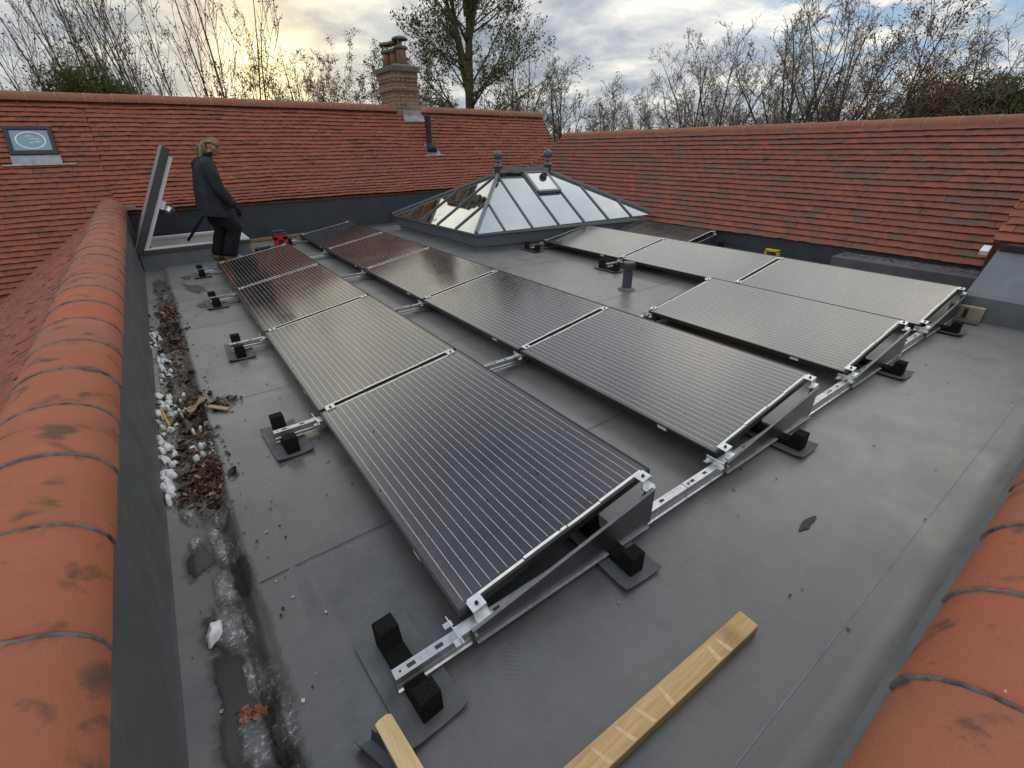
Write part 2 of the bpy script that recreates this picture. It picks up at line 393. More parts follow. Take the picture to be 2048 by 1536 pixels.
for y in (.697, 2.46, 4.33, 6.2):
    x0 = WALLX(y) + .3
    pts = [(x0 + .05 * k, y + .006 * nz(k * .057, y)) for k in range(0, 150)]
    for (xa, ya), (xb, yb) in zip(pts, pts[1:]):
        za, zb = deck_z(xa, ya) + .0062 + fold_z(xa - WALLX(ya), ya), deck_z(xb, yb) + .0062 + fold_z(xb - WALLX(yb), yb)
        mb.face([(xa, ya - .0022, za), (xb, yb - .0022, zb), (xb, yb + .0022, zb), (xa, ya + .0022, za)])
# seam running along the near edge
pts = [(-.3 + .3 * k, -.775 + .004 * nz(k, 9.)) for k in range(19)]
mb2 = MB()
for (xa, ya), (xb, yb) in zip(pts, pts[1:]):
    mb2.face([(xa, ya - .0011, deck_z(xa, ya) + .004), (xb, yb - .0011, deck_z(xb, yb) + .004), (xb, yb + .0011, deck_z(xb, yb) + .004), (xa, ya + .0011, deck_z(xa, ya) + .004)])
mb.build('membrane_seam', 'steel_dark', deck); mb2.build('membrane_seam', 'lead', deck)

# ------------------------------------------------------------------ tile fields
def tile_field(mb, O, u, hdir, prof, urange, seed, tw=.165, th=.031, wav=.009, mixd=.25, jit=1.):
    r = random.Random(seed); O, u, hdir = V(O), V(u).normalized(), V(hdir).normalized(); Z = V((0, 0, 1))
    for i in range(len(prof) - 1):
        (h0, z0), (h1, z1) = prof[i], prof[i + 1]
        d = hdir * (h1 - h0) + Z * (z1 - z0); g = d.length; d.normalize(); nrm = u.cross(d)
        if nrm.z < 0: nrm = -nrm
        p0 = O + hdir * h0 + Z * z0; a, b = urange(i, p0.z)
        k0 = math.floor(a / tw) - 1; off = tw * .5 * (i % 2)
        k = k0
        while True:
            ua = k * tw + off + r.uniform(-.002, .002); ub = ua + tw - .0015; k += 1
            if ua > b: break
            if ub < a + .02: continue
            ua, ub = max(ua, a), min(ub, b)
            if ub - ua < .02: continue
            lift = r.uniform(-.002, .004) * jit; dl = r.uniform(-.004, .004) * jit; sk = r.uniform(-.002, .002) * jit; cam = r.uniform(.001, .006) * jit
            pts = []
            for q, uu in enumerate((ua, (ua + ub) / 2, ub)):
                w = wav * (nz(uu * .9, i * .35, seed) + .5 * nz(uu * 3, i * .9, seed + 3)) + (cam if q == 1 else 0) + sk * (q - 1)
                pb = p0 + u * uu + d * (dl - .004 + w * .8); pt = p0 + u * uu + d * (g + .03)
                pts.append((pb + nrm * (th + lift + w), pt + nrm * (.004 + w * .6), pb + nrm * (th - .012 + lift + w), pt + nrm * (-.006 + w * .6)))
            t = r.random(); t = t * t if r.random() < mixd else .3 + .7 * t
            B = len(mb.v)
            for c in pts: mb.v += [tuple(q) for q in c]
            mb.f += [(B, B + 4, B + 5, B + 1), (B + 4, B + 8, B + 9, B + 5), (B + 2, B + 6, B + 4, B), (B + 6, B + 10, B + 8, B + 4), (B + 2, B + 3, B + 7, B + 6), (B + 6, B + 7, B + 11, B + 10), (B, B + 1, B + 3, B + 2), (B + 8, B + 10, B + 11, B + 9)]
            mb.m += [0] * 8; mb.t += [t] * 8

def ridge_part(parent, p0, d, L, hw, hh, mat, joint=None, seed=0, side=(1, 0, 0), mortar_on=0.0, gap=.012):
    """one half-round ridge tile from p0 along d"""
    r = random.Random(seed); mb = MB(); d = V(d).normalized(); s = V(side); up = V((0, 0, 1)); n = 14
    a_off = r.uniform(-.003, .003); z_off = r.uniform(-.003, .003)
    def ring(q, k, e=0.):
        c = V(p0) + d * q
        return [c + s * ((hw + e) * k * math.cos(math.pi * j / n) + a_off) + up * ((hh + e) * k * math.sin(math.pi * j / n) + z_off) for j in range(n + 1)]
    stations = [(.0, 1.), (.004, 1.02), (.03, 1.02), (L * .5, 1.005), (L - .004, .995), (L, .985)]
    R_ = [ring(q, k) for q, k in stations]; inner = ring(.0, .9)
    base = len(mb.v)
    for g in R_: mb.v += [tuple(p) for p in g]
    m = n + 1; tt = r.random()
    for i in range(len(R_) - 1):
        for j in range(n):
            a = base + i * m + j; mb.f.append((a, a + 1, a + m + 1, a + m)); mb.m.append(0); mb.t.append(tt)
    b2 = len(mb.v); mb.v += [tuple(p) for p in inner]
    for j in range(n): mb.f.append((base + j + 1, base + j, b2 + j, b2 + j + 1)); mb.m.append(0); mb.t.append(tt)
    b3 = len(mb.v); mb.v += [tuple(p) for p in ring(L, .9)]; bl = base + (len(R_) - 1) * m
    for j in range(n): mb.f.append((bl + j, bl + j + 1, b3 + j + 1, b3 + j)); mb.m.append(0); mb.t.append(tt)
    ob = mb.build('ridge_tile', mat, parent, smooth=True)
    if joint:
        jb = MB(); q0 = L - .003; W = gap
        rings = []
        prof = [(q0 - .002, -.004), (q0, .003), (q0 + W * .5, .0065), (q0 + W, .003), (q0 + W + .002, -.004)]
        for q, e in prof:
            g = []
            for j in range(n * 3 + 1):
                a = math.pi * j / (n * 3); ee = e + .002 * nz(j * .7, q * 90, seed); qq = q + .003 * nz(j * .35, 4., seed + .5)
                c = V(p0) + d * qq; g.append(c + s * ((hw + ee) * .99 * math.cos(a)) + up * ((hh + ee) * .99 * math.sin(a)))
            rings.append(g)
        m2 = n * 3 + 1; b = 0
        for g in rings: jb.v += [tuple(p) for p in g]
        for i in range(len(rings) - 1):
            for j in range(m2 - 1):
                a = i * m2 + j; jb.f.append((a, a + 1, a + m2 + 1, a + m2)); jb.m.append(0); jb.t.append(.5)
        jb.build('mortar_joint', joint, ob, local=False, smooth=True)
    return ob

# ---- back roof (red tiles, chimney)
YE, ZE = 9.3, .66
A49 = R(49); 
prof = [(0, 0)]
for i in range(25):
    ang = R(27 + 22 * min(1., max(0., (i - 1.) / 7.))); g = .0975
    prof.append((prof[-1][0] + g * math.cos(ang), prof[-1][1] + g * math.sin(ang)))
YR, ZR = YE + prof[-1][0], ZE + prof[-1][1]
sag = lambda x: -.0035 * max(0., x) ** 1.55
back = thing('tiled_roof', (2, 11, .5), 'long red clay tiled roof carrying the chimney, flue and oval-marked window', 'roof')
mb = MB(); tile_field(mb, (0, YE, ZE), (1, 0, 0), (0, 1, 0), prof, lambda i, z: (-1.0, min(9.35, 7.9 + (z - .3) * 1.0 + 20)), 11, wav=.012)
tan49 = math.tan(A49)
zl = lambda y: .63 + .022 * y              # crest of the left ridge
yback = lambda z: YR - (ZR - z) / tan49 if z < 1.3 else YR
profL = []
nL = 38
for i in range(nL + 1):
    s_ = (nL - i) * .0985; profL.append((-s_ * math.cos(A49), -s_ * math.sin(A49)))
# left field joins the upper plane: its foot runs into the valley
mbl = MB()
ztop = ZE + prof[9][1]; ytop = YE + prof[9][0]
profL = [(-(12 - i) * .0975 * math.cos(A49), -(12 - i) * .0975 * math.sin(A49)) for i in range(13)]
tile_field(mb, (0, ytop, ztop), (1, 0, 0), (0, 1, 0), [(-(20 - i) * .0975 * math.cos(A49), -(20 - i) * .0975 * math.sin(A49)) for i in range(21)],
           lambda i, z: (-5.2, min(-.96, -1.05 - (zl(9.) - .08 - z) / .727)), 12, wav=.008)
tile_field(mb, (0, ytop, ztop), (1, 0, 0), (0, 1, 0), [(prof[k][0] - prof[9][0], prof[k][1] - prof[9][1]) for k in range(9, 26)], lambda i, z: (-5.2, -1.0), 13, wav=.012)
mb.v = [(x, y, z + sag(x) * max(0., min(1., (z - .4) / 1.5))) for x, y, z in mb.v]
mb.build('tile_slope', 'roof_tile', back)
mb = MB()   # underlay and the far slope
X0, X1 = -5.2, 9.33
for k in range(9):
    (ha, za), (hb, zb) = prof[k], prof[k + 1]
    mb.face([(-1, YE + ha + .01, ZE + za - .03), (X1, YE + ha + .01, ZE + za - .05 - .012 * k), (X1, YE + hb + .01, ZE + zb - .05 - .012 * (k + 1)), (-1, YE + hb + .01, ZE + zb - .03)])
mb.face([(X0, YE + prof[9][0], ZE + prof[9][1] - .03), (X1, YE + prof[9][0], ZE + prof[9][1] - .16), (X1, YR, ZR - .16), (X0, YR, ZR - .03)])
mb.face([(X0, ytop - 1.45, ztop - 1.45 * tan49 - .03), (-.95, ytop - 1.45, ztop - 1.45 * tan49 - .03), (-.95, ytop, ztop - .03), (X0, ytop, ztop - .03)])
mb.face([(X0, YR, ZR - .03), (X1, YR, ZR - .16), (X1, YR + 2.6, ZR - 3.1), (X0, YR + 2.6, ZR - 3.0)])
mb.face([(X1, YE, -.5), (X1, YR + 2.6, -.8), (X1, YR, ZR - .16), (X1, YE + prof[9][0], ZE + prof[9][1] - .16), (X1, YE, ZE - .06)])
mb.build('underlay', 'ridge_clay_far', back)
for k in range(38):
    x0 = -5.1 + .38 * k
    if x0 + .38 > 9.38: break
    ridge_part(back, (x0, YR, ZR + sag(x0) * .95 - .035), (1, 0, (sag(x0 + .38) - sag(x0)) / .38 * .95), .372, .125, .135, 'ridge_clay_far', None, 100 + k, (0, 1, 0))
mb = MB()
for k in range(37):
    x0 = -5.1 + .38 * (k + 1)
    if x0 > 9.2: break
    zz = ZR + sag(x0) * .95 - .035
    n = 12; rr = [[(x0 + dx, YR + (.127 + e) * math.cos(math.pi * j / n), zz + (.137 + e) * math.sin(math.pi * j / n)) for j in range(n + 1)] for dx, e in ((-.018, -.01), (-.01, .003), (.004, .004), (.008, -.008))]
    for i in range(3):
        for j in range(n): mb.face([rr[i][j], rr[i][j + 1], rr[i + 1][j + 1], rr[i + 1][j]])
mb.build('ridge_pointing', 'mortar', back)
mb = MB()   # upstand below the eaves, membrane dressed over
def wall_strip(mb, a, b, z0, z1a, z1b, off, n=10, seed=0):
    a, b = V((*a, 0)), V((*b, 0)); off = V((*off, 0))
    for i in range(n):
        p, q = a.lerp(b, i / n), a.lerp(b, (i + 1) / n); ta, tb = z1a + (z1b - z1a) * i / n, z1a + (z1b - z1a) * (i + 1) / n
        lev = [(0, .055), (.012, .022), (.05, .0), (1, .0)]
        for (fa, oa), (fb, ob_) in zip(lev, lev[1:]):
            f = lambda P, fr, o, T, kk: tuple(P + off * (o + .004 * nz(kk * 1.3, fr * 2, seed)) + V((0, 0, z0 + (T - z0) * fr)))
            mb.face([f(p, fa, oa, ta, i), f(q, fa, oa, tb, i + 1), f(q, fb, ob_, tb, i + 1), f(p, fb, ob_, ta, i)])
wall_strip(mb, (-1.0, YE + .045), (7.4, YE + .045), 0, .67, .60, (0, -1), 16, 4)
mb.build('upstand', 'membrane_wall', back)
mb = MB(); mb.box((-.95, YE - .03, .69), (-.74, YE - .005, .75)); mb.build('lead_flashing', 'lead', back)
for z in (.18,):
    pass

# ---- left ridge roof
left = thing('tiled_roof', (-1.05, 3, .0), 'low ridge roof beside the leafy gutter, seen along its big orange ridge tiles', 'roof')
mb = MB()
S36 = math.atan(.727)
NP = 42
profl = [(-(NP - i) * .1 * math.cos(S36), -(NP - i) * .1 * math.sin(S36)) for i in range(NP + 1)]
tile_field(mb, (-1.12, 0, .55), (0, 1, 0), (1, 0, 0), profl, lambda i, z: (-1.6, YR - (ZR - z) / tan49 - .02), 21, wav=.008, jit=1.6)
mb.v = [(x, y, z + .022 * y) for x, y, z in mb.v]
mb.build('tile_slope', 'roof_tile', left)
mb = MB(); mb.face([(-4.5, -1.6, -1.96), (-1.0, -1.6, .55), (-1.0, 10.0, .80), (-4.5, 8.0, -1.8)]); mb.build('underlay', 'ridge_clay_far', left)
for k in range(29):
    y0 = -1.02 + .41 * k; L = .4
    if y0 > 9.7: break
    x0 = -1.03 - .004 * y0
    ridge_part(left, (x0, y0, .475 + .022 * y0), (-.004, 1, .022), L, .2, .155, 'ridge_clay', 'mortar_dark', 200 + k, (1, 0, 0), gap=.012 if k < 7 else .008)
mb = MB()
def upst(y, f): return (WALLX(y) + (-.0 if f else .0), y, -.03 + f)
for k in range(44):
    ya, yb = -.93 + .2365 * k, -.93 + .2365 * (k + 1)
    for (fa, oa), (fb, ob_) in zip([(-.03, .03), (-.01, .012), (.03, .003), (.6, 0)], [(-.01, .012), (.03, .003), (.6, 0), (.6, -.2)]):
        f = lambda y, fr, o: (WALLX(y) + o + .004 * nz(y * .9, fr * 2, 8), y, (-.026 + fr) if fr < .5 else .475 + .022 * y)
        mb.face([f(ya, fa, oa), f(ya, fb, ob_), f(yb, fb, ob_), f(yb, fa, oa)])
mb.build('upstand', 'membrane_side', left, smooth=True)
mb = MB()
for (ya, za, yb, zb) in ((.75, -.0, 1.12, .47), (2.95, .0, 3.3, .5), (5.0, .0, 5.3, .55)):
    for k in range(8):
        p = [(ya + (yb - ya) * q / 8, za + (zb - za) * q / 8) for q in (k, k + 1)]
        mb.face([(WALLX(p[0][0]) + .007, p[0][0] - .002, p[0][1]), (WALLX(p[0][0]) + .007, p[0][0] + .002, p[0][1]), (WALLX(p[1][0]) + .007, p[1][0] + .002, p[1][1]), (WALLX(p[1][0]) + .007, p[1][0] - .002, p[1][1])])
mb.build('membrane_seam', 'steel_dark', left)

# ---- near ridge roof
near = thing('tiled_roof', (2, -1.15, 0), 'low ridge roof below the viewer with smudged orange ridge tiles along the bare deck', 'roof')
mb = MB()
tile_field(mb, (0, -1.25, .52), (-1, 0, 0), (0, 1, 0), [(-(16 - i) * .1 * math.cos(S36), -(16 - i) * .1 * math.sin(S36)) for i in range(17)], lambda i, z: (-5.4, 1.4), 31)
mb.build('tile_slope', 'roof_tile', near)
for k in range(15):
    x0 = -.84 + .36 + .355 * (k - 1)
    if x0 > 4.9: break
    ridge_part(near, (x0, -1.148, .475), (1, 0, 0), .345, .2, .155, 'ridge_clay', 'mortar_dark', 300 + k, (0, 1, 0))
mb = MB()
for k in range(16):
    xa, xb = -.85 + .4 * k, -.85 + .4 * (k + 1)
    mb.face([(xa, -.928, .046), (xb, -.928, .046), (xb, -.95, .078), (xa, -.95, .078)]); mb.face([(xa, -.95, .078), (xb, -.95, .078), (xb, -.972, .13), (xa, -.972, .13)]); mb.face([(xa, -.972, .13), (xb, -.972, .13), (xb, -.975, .48), (xa, -.975, .48)])
mb.build('upstand', 'membrane_kerb', near, smooth=True)

# ---- right roof
right = thing('tiled_roof', (7.6, 3, 0), 'broad purple-red tiled slope behind the solar panels with a straight level ridge', 'roof')
A45 = R(45)
prof45 = [(i * .1028 * math.cos(A45), i * .1028 * math.sin(A45)) for i in range(22)]
mb = MB(); tile_field(mb, (6.91, 0, .232), (0, 1, 0), (1, 0, 0), prof45, lambda i, z: (-4.2, 9.0 - .0 * i if z > 1.5 else 9.0 + (1.55 - z) * .9), 41, wav=.006, mixd=.5, jit=.8)
mb.build('tile_slope', 'roof_tile_mixed', right)
mb = MB()
mb.face([(6.94, -4.2, .2), (6.94, 10.2, .2), (8.44, 8.95, 1.69), (8.44, -4.2, 1.69)]); mb.face([(8.42, -4.2, 1.72), (8.42, 8.95, 1.72), (10.2, 8.95, 0), (10.2, -4.2, 0)])
mb.face([(8.42, 8.95, 1.72), (6.88, 10.2, .2), (10.2, 10.2, 0), (10.2, 8.95, 0)])
mb.build('underlay', 'ridge_clay_far', right)
for k in range(36):
    y0 = 8.95 - .37 * (k + 1)
    if y0 < -4.3: break
    ridge_part(right, (8.45, y0, 1.66), (0, 1, 0), .364, .12, .125, 'ridge_clay_far', None, 400 + k, (1, 0, 0))
mb = MB()
for k in range(35):
    y0 = 8.95 - .37 * (k + 1)
    n = 12; rr = [[(8.45 + (.122 + e) * math.cos(math.pi * j / n), y0 + dx, 1.66 + (.127 + e) * math.sin(math.pi * j / n)) for j in range(n + 1)] for dx, e in ((-.014, -.01), (-.008, .003), (.004, .004), (.008, -.008))]
    for i in range(3):
        for j in range(n): mb.face([rr[i][j], rr[i][j + 1], rr[i + 1][j + 1], rr[i + 1][j]])
mb.build('ridge_pointing', 'mortar', right)
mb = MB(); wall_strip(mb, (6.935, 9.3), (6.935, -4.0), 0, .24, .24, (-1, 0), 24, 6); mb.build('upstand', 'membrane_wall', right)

# ---- low membrane kerb in front of the right roof
kb = thing('roof_kerb', (6.65, .5, 0), 'low grey membrane box kerb with brown leaf crumbs along the foot of the purple-red slope', 'roof kerb')
mb = MB(); mb.box((6.45, -2.5, -.01), (6.84, 1.5, .205)); mb.build('kerb_box', 'membrane_side', kb, bevel=.012)
mb = MB(); r = random.Random(5)
for k in range(260):
    x, y = r.uniform(6.55, 6.83), r.uniform(-.3, 1.45); a = r.uniform(0, 6.28); s_ = r.uniform(.01, .03)
    if r.random() > (x - 6.5) / .3: continue
    mb.face([(x + s_ * math.cos(a), y + s_ * math.sin(a), .209 + r.uniform(0, .01)), (x - s_ * math.sin(a) * .5, y + s_ * math.cos(a) * .5, .21), (x - s_ * math.cos(a), y - s_ * math.sin(a), .209 + r.uniform(0, .01)), (x + s_ * math.sin(a) * .5, y - s_ * math.cos(a) * .5, .21)], 0, r.random())
lf = mb.build('leaf_crumbs', 'leaf_litter', kb); lf['kind'] = 'stuff'

# ---- cheek roof at the far right
ck = thing('tiled_roof', (5.8, -.8, 0), 'small roof at the frame edge with grey membrane apron below orange tile courses', 'roof')
mb = MB(); yL = -.035
mb.face([(5.5, yL, 0), (5.5, -3., 0), (5.5, -3., .2), (5.5, yL, .225)][::-1])
mb.face([(5.5, yL, .225), (5.5, -3., .2), (5.53, -3., .235), (5.53, yL, .255)][::-1])
mb.face([(5.53, yL, .255), (5.53, -3., .235), (6.02, -3, .62), (6.02, yL - .02, .63)][::-1])
mb.face([(5.5, yL, 0), (5.5, yL, .225), (5.53, yL, .255), (6.02, yL - .02, .63), (6.02, yL - .02, 0)])
mb.build('membrane_apron', 'membrane_kerb', ck)
mb = MB(); tile_field(mb, (5.985, 0, .655), (0, 1, 0), (1, 0, 0), [(i * .1 * math.cos(R(40)), i * .1 * math.sin(R(40))) for i in range(12)], lambda i, z: (-3., .02), 51, th=.022)
mb.build('tile_slope', 'roof_tile', ck)
mb = MB(); mb.face([(6.0, .0, .64), (6.0, -3, .64), (6.85, -3, 1.35), (6.85, .0, 1.35)][::-1]); mb.face([(6.0, .01, .3), (6.0, .01, .65), (6.85, .01, 1.36), (6.85, .01, .3)]); mb.build('verge_board', 'ridge_clay_far', ck)
mb = MB(); mb.box((5.93, -3., .585), (5.985, -.06, .625)); mb.build('gutter_trim', 'plastic_black', ck)
mb = MB(); mb.obox((5.93, .03, .57), (.05, 0, .02), (0, .03, 0), (-.008, 0, .02)); mb.build('batten_end', 'white_upvc', ck)

# ------------------------------------------------------------------ solar panels
ct, st = math.cos(TILT), math.sin(TILT)
def pp(s, l, n=0.): return V((s * ct - n * st, l, H0 + s * st + n * ct))
def pbox(mb, s0, l0, n0, s1, l1, n1, m=0):
    mb.hexa([pp(s0, l0, n0), pp(s1, l0, n0), pp(s1, l1, n0), pp(s0, l1, n0), pp(s0, l0, n1), pp(s1, l0, n1), pp(s1, l1, n1), pp(s0, l1, n1)], m)
def make_panel():
    root = thing('solar_panel', (0, 0, 0), 'x', 'solar panel', 'black solar panels tilted in rows on the flat roof')
    mb = MB(); w = .011
    pbox(mb, 0, 0, -.036, w, PL_, 0); pbox(mb, PW - w, 0, -.036, PW, PL_, 0); pbox(mb, w, 0, -.036, PW - w, w, 0); pbox(mb, w, PL_ - w, -.036, PW - w, PL_, 0)
    mb.build('panel_frame', 'frame_black', root, True, bevel=.0012)
    mb = MB(); a, b, c, d = pp(w, w, -.0022), pp(PW - w, w, -.0022), pp(PW - w, PL_ - w, -.0022), pp(w, PL_ - w, -.0022)
    mb.face([a, b, c, d], uv=[(w, w), (PW - w, w), (PW - w, PL_ - w), (w, PL_ - w)])
    ob = mb.build('panel_glass', 'panel_glass', root, True)
    mb = MB(); pbox(mb, w, w, -.034, PW - w, PL_ - w, -.0075); mb.build('back_sheet', 'frame_black', root, True)
    for l0 in (.0135, PL_ - .0215):
        mb = MB()
        for q, (s0, s1) in enumerate(((.05, .30), (.305, .52), (.525, .70), (.705, .955))):
            o = .004 if q % 2 else 0.
            if l0 > 1: o = -o
            pbox(mb, s0, l0 + o - .001, -.0021, s1, l0 + o + .011, -.0014)
        mb.build('edge_ribbon', 'strip_white', root, True)
    mb = MB(); pbox(mb, -.0012, .30, -.027, .0, .36, -.009); mb.build('frame_label', 'sticker', root, True)
    return root
proto = make_panel()
spec = []
for j, t in enumerate(('panel nearest the viewer beside the short timber, white cell lines plainest', 'panel second along the gutter-side row, pale yellow sky glare on it', 'panel third along the gutter-side row, half dark with reflected trees', 'last panel of the gutter-side row, right by the boots of the standing person')):
    spec.append(('A', j, 'black solar ' + t))
for j, t in enumerate(('panel starting the second row from the gutter, purple-grey with fine lines', 'panel second in the row of five, grey with warm glare', 'panel third in the row of five, dark finial reflection near its top', 'panel fourth in the row of five, brown from the mirrored red roof', 'panel at the far end of the row of five, dark all over')):
    spec.append(('B', j, 'black solar ' + t))
spec.append(('C', 0, 'lone solar panel of the third row, tan grey in front of the grey vent pipe'))
for j, t in enumerate(('panel by the grey apron roof, first of the row of three', 'panel behind the grey vent pipe, middle of the row of three', 'panel before the glass lantern, beige, last of the row of three')):
    spec.append(('D', j, 'pale solar ' + t))
spec.append(('E', 2, 'mostly hidden brownish solar panel wedged between the lantern and the right tiled slope'))
for i, (rw, j, lab) in enumerate(spec):
    o = proto if i == 0 else copy_tree(proto)
    dy = {'A': 0, 'B': 0, 'C': 0, 'D': .0, 'E': -.1}[rw]
    o.location = (ROWX[rw], j * PITCH + .01 + dy, 0); o['label'] = lab

# ------------------------------------------------------------------ rails, brackets, feet
def make_rail(y, x0, x1, label, joints=()):
    root = thing('mounting_rail', (x0, y, 0), label, 'rail', 'galvanised rails carrying the solar panels')
    cuts = [x0] + list(joints) + [x1]
    for a, b in zip(cuts, cuts[1:]):
        mb = MB(); a2 = a + (.003 if a != x0 else 0); b2 = b - (.003 if b != x1 else 0)
        mb.box((a2, y - .019, .088), (b2, y + .019, .091))
        for sgn in (-1, 1):
            pts = [(.019, .089), (.019, .070), (.0155, .066), (.0155, .058), (.019, .053), (.019, .036), (.027, .033)]
            for (o0, z0), (o1, z1) in zip(pts, pts[1:]):
                P = lambda x, o, z, k: (x, y + sgn * (o - k), z)
                mb.hexa([P(a2, o1, z1, .002), P(b2, o1, z1, .002), P(b2, o1, z1, 0), P(a2, o1, z1, 0), P(a2, o0, z0, .002), P(b2, o0, z0, .002), P(b2, o0, z0, 0), P(a2, o0, z0, 0)])
        x = a2 + .06; k = 0
        while x < b2 - .05:
            mb.box((x - .014, y - .007, .0905), (x + .014, y + .007, .0916), 1); x += .13 if k % 2 else .10; k += 1
        mb.lathe((a2 + .022, y, .0908), [(.004, 0), (.004, .0012)], 8, 1)
        mb.build('rail_segment', ['galvanised', 'steel_dark'], root)
    for jx in joints:
        mb = MB(); mb.box((jx - .05, y - .0155, .083), (jx + .05, y + .0155, .0872)); mb.lathe((jx + .035, y, .0912), [(.007, 0), (.007, .006), (.004, .006), (.004, .012)], 8)
        mb.build('rail_connector', 'galvanised', root)
    return root
R0 = -.025
def jts(x1): return [x for x in (1.225, 2.72, 4.30) if x < x1 - .2]
make_rail(R0, -.255, 5.72, 'long silver rail nearest the viewer, running past all four panel ends', jts(5.72))
make_rail(PITCH - .0, -.265, 5.7, 'silver rail under the first panel joint from the viewer', jts(5.7))
make_rail(2 * PITCH, -.275, 2.75, 'silver rail under the second panel joint, ending in the gutter-side grey pad', jts(2.75))
make_rail(3 * PITCH, -.265, 2.75, 'silver rail under the third panel joint of the gutter-side row', jts(2.75))
make_rail(4 * PITCH - .02, -.255, 2.7, 'far silver rail near the boots, below the last gutter-side panel', jts(2.7))
make_rail(5 * PITCH - .02, 1.25, 2.6, 'short silver rail beside the red toolbox under the last panel of five')
make_rail(2 * PITCH, 4.28, 6.9 - .1, 'silver rail behind the grey vent pipe under the pale panels')
make_rail(3 * PITCH, 4.28, 6.75, 'silver rail stub before the glass lantern')

def make_bracket():
    """wedge bracket: plate on the near side of the rail, low and high clamps; origin at the low panel corner on the deck"""
    root = thing('support_bracket', (0, 0, 0), 'x', 'bracket', 'wedge brackets bolted under the panel ends')
    y = -.064; mb = MB()
    top = [(.015, .105), (.10, .118), (.30, .147), (.60, .193), (.93, .242)]
    bot = [(.015, .036), (.10, .034), (.30, .034), (.60, .034), (.93, .036)]
    for k in range(len(top) - 1):
        a, b, c, d = bot[k], bot[k + 1], top[k + 1], top[k]
        mb.hexa([(a[0], y - .0015, a[1]), (b[0], y - .0015, b[1]), (b[0], y + .0015, b[1]), (a[0], y + .0015, a[1]), (d[0], y - .0015, d[1]), (c[0], y - .0015, c[1]), (c[0], y + .0015, c[1]), (d[0], y + .0015, d[1])])
        # rolled top lip
        mb.hexa([(d[0], y - .010, d[1] - .003), (c[0], y - .010, c[1] - .003), (c[0], y + .002, c[1]), (d[0], y + .002, d[1]), (d[0], y - .010, d[1] + .001), (c[0], y - .010, c[1] + .001), (c[0], y + .002, c[1] + .004), (d[0], y + .002, d[1] + .004)])
    mb.box((.93, y - .0015, .05), (.945, y + .03, .235))
    plate = mb.build('wedge_plate', 'galvanised_dark', root, True)
    mb = MB()   # pressed lip along the foot and two pressed ribs
    mb.bar((.03, y - .007, .033), (.93, y - .007, .033), .012, .003)
    mb.build('pressed_lip', 'galvanised', plate, True)
    mb = MB()   # low end galvanised angle with ears
    mb.box((-.03, -.055, .0925), (.10, -.012, .0955)); mb.obox((-.034, -.03, .108), (.0016, 0, 0), (0, .05, 0), (-.003, 0, .019))
    mb.box((-.052, -.078, .088), (-.02, -.052, .0915)); mb.box((-.052, .0, .088), (-.02, .022, .0915))
    mb.lathe((.03, -.07, .07), [(.006, 0), (.006, .006)], 8)
    mb.build('low_angle', 'aluminium', root, True)
    def clamp(s):
        mb = MB(); c = lambda a, l, n: pp(s + a, l, n)
        def b3(a0, l0, n0, a1, l1, n1): mb.hexa([c(a0, l0, n0), c(a1, l0, n0), c(a1, l1, n0), c(a0, l1, n0), c(a0, l0, n1), c(a1, l0, n1), c(a1, l1, n1), c(a0, l1, n1)])
        b3(-.028, -.034, .002, .028, .012, .005); b3(-.028, -.037, -.036, .028, -.034, .005); b3(-.028, -.058, -.039, .028, -.034, -.036)
        ob = mb.build('panel_clamp', 'aluminium', root, True)
        mb = MB(); p = c(0, -.014, .005)
        mb.lathe(tuple(p), [(.0075, 0), (.0075, .005), (.003, .005), (.003, .012)], 8); mb.build('bolt', 'steel_dark', ob, True)
    clamp(.07); clamp(PW - .06)
    mb = MB(); mb.box((.905, -.055, .226), (.965, -.02, .229)); mb.bar((.952, -.038, .05), (.952, -.038, .228), .022, .003, (0, 1, 0)); mb.bar((.80, -.03, .09), (.945, -.03, .215), .02, .003, (0, 1, 0))
    mb.bar((.945, -.05, .04), (.945, -.05, .235), .03, .003, (1, 0, 0)); mb.build('high_post', 'galvanised', root, True)
    return root
bproto = make_bracket(); bl = []
RWN = {'A': 'gutter-side row', 'B': 'row of five', 'C': 'lone third-row panel', 'D': 'pale row of three', 'E': 'hidden panel by the right slope'}
ORD = ['near end', 'first joint', 'second joint', 'third joint', 'fourth joint', 'far end']
for rw, js in (('A', (0, 1, 2, 3, 4)), ('B', (0, 1, 2, 3, 4, 5)), ('C', (0, 1)), ('D', (0, 1, 2, 3)), ('E', (2, 3))):
    for j in js: bl.append((rw, j, js))
for i, (rw, j, js) in enumerate(bl):
    o = bproto if i == 0 else copy_tree(bproto)
    o.location = (ROWX[rw], j * PITCH + (.012 if j == 0 else (.0 if j < js[-1] else -.0)) + (-.1 if rw == 'E' else 0), 0)
    end = 'far end' if j == js[-1] else ('near end' if j == js[0] else ORD[j])
    o['label'] = ('dark wedge bracket with silver clamps, %s of the %s' if j == 0 else 'silver clamped wedge bracket, %s of the %s') % (end, RWN[rw])

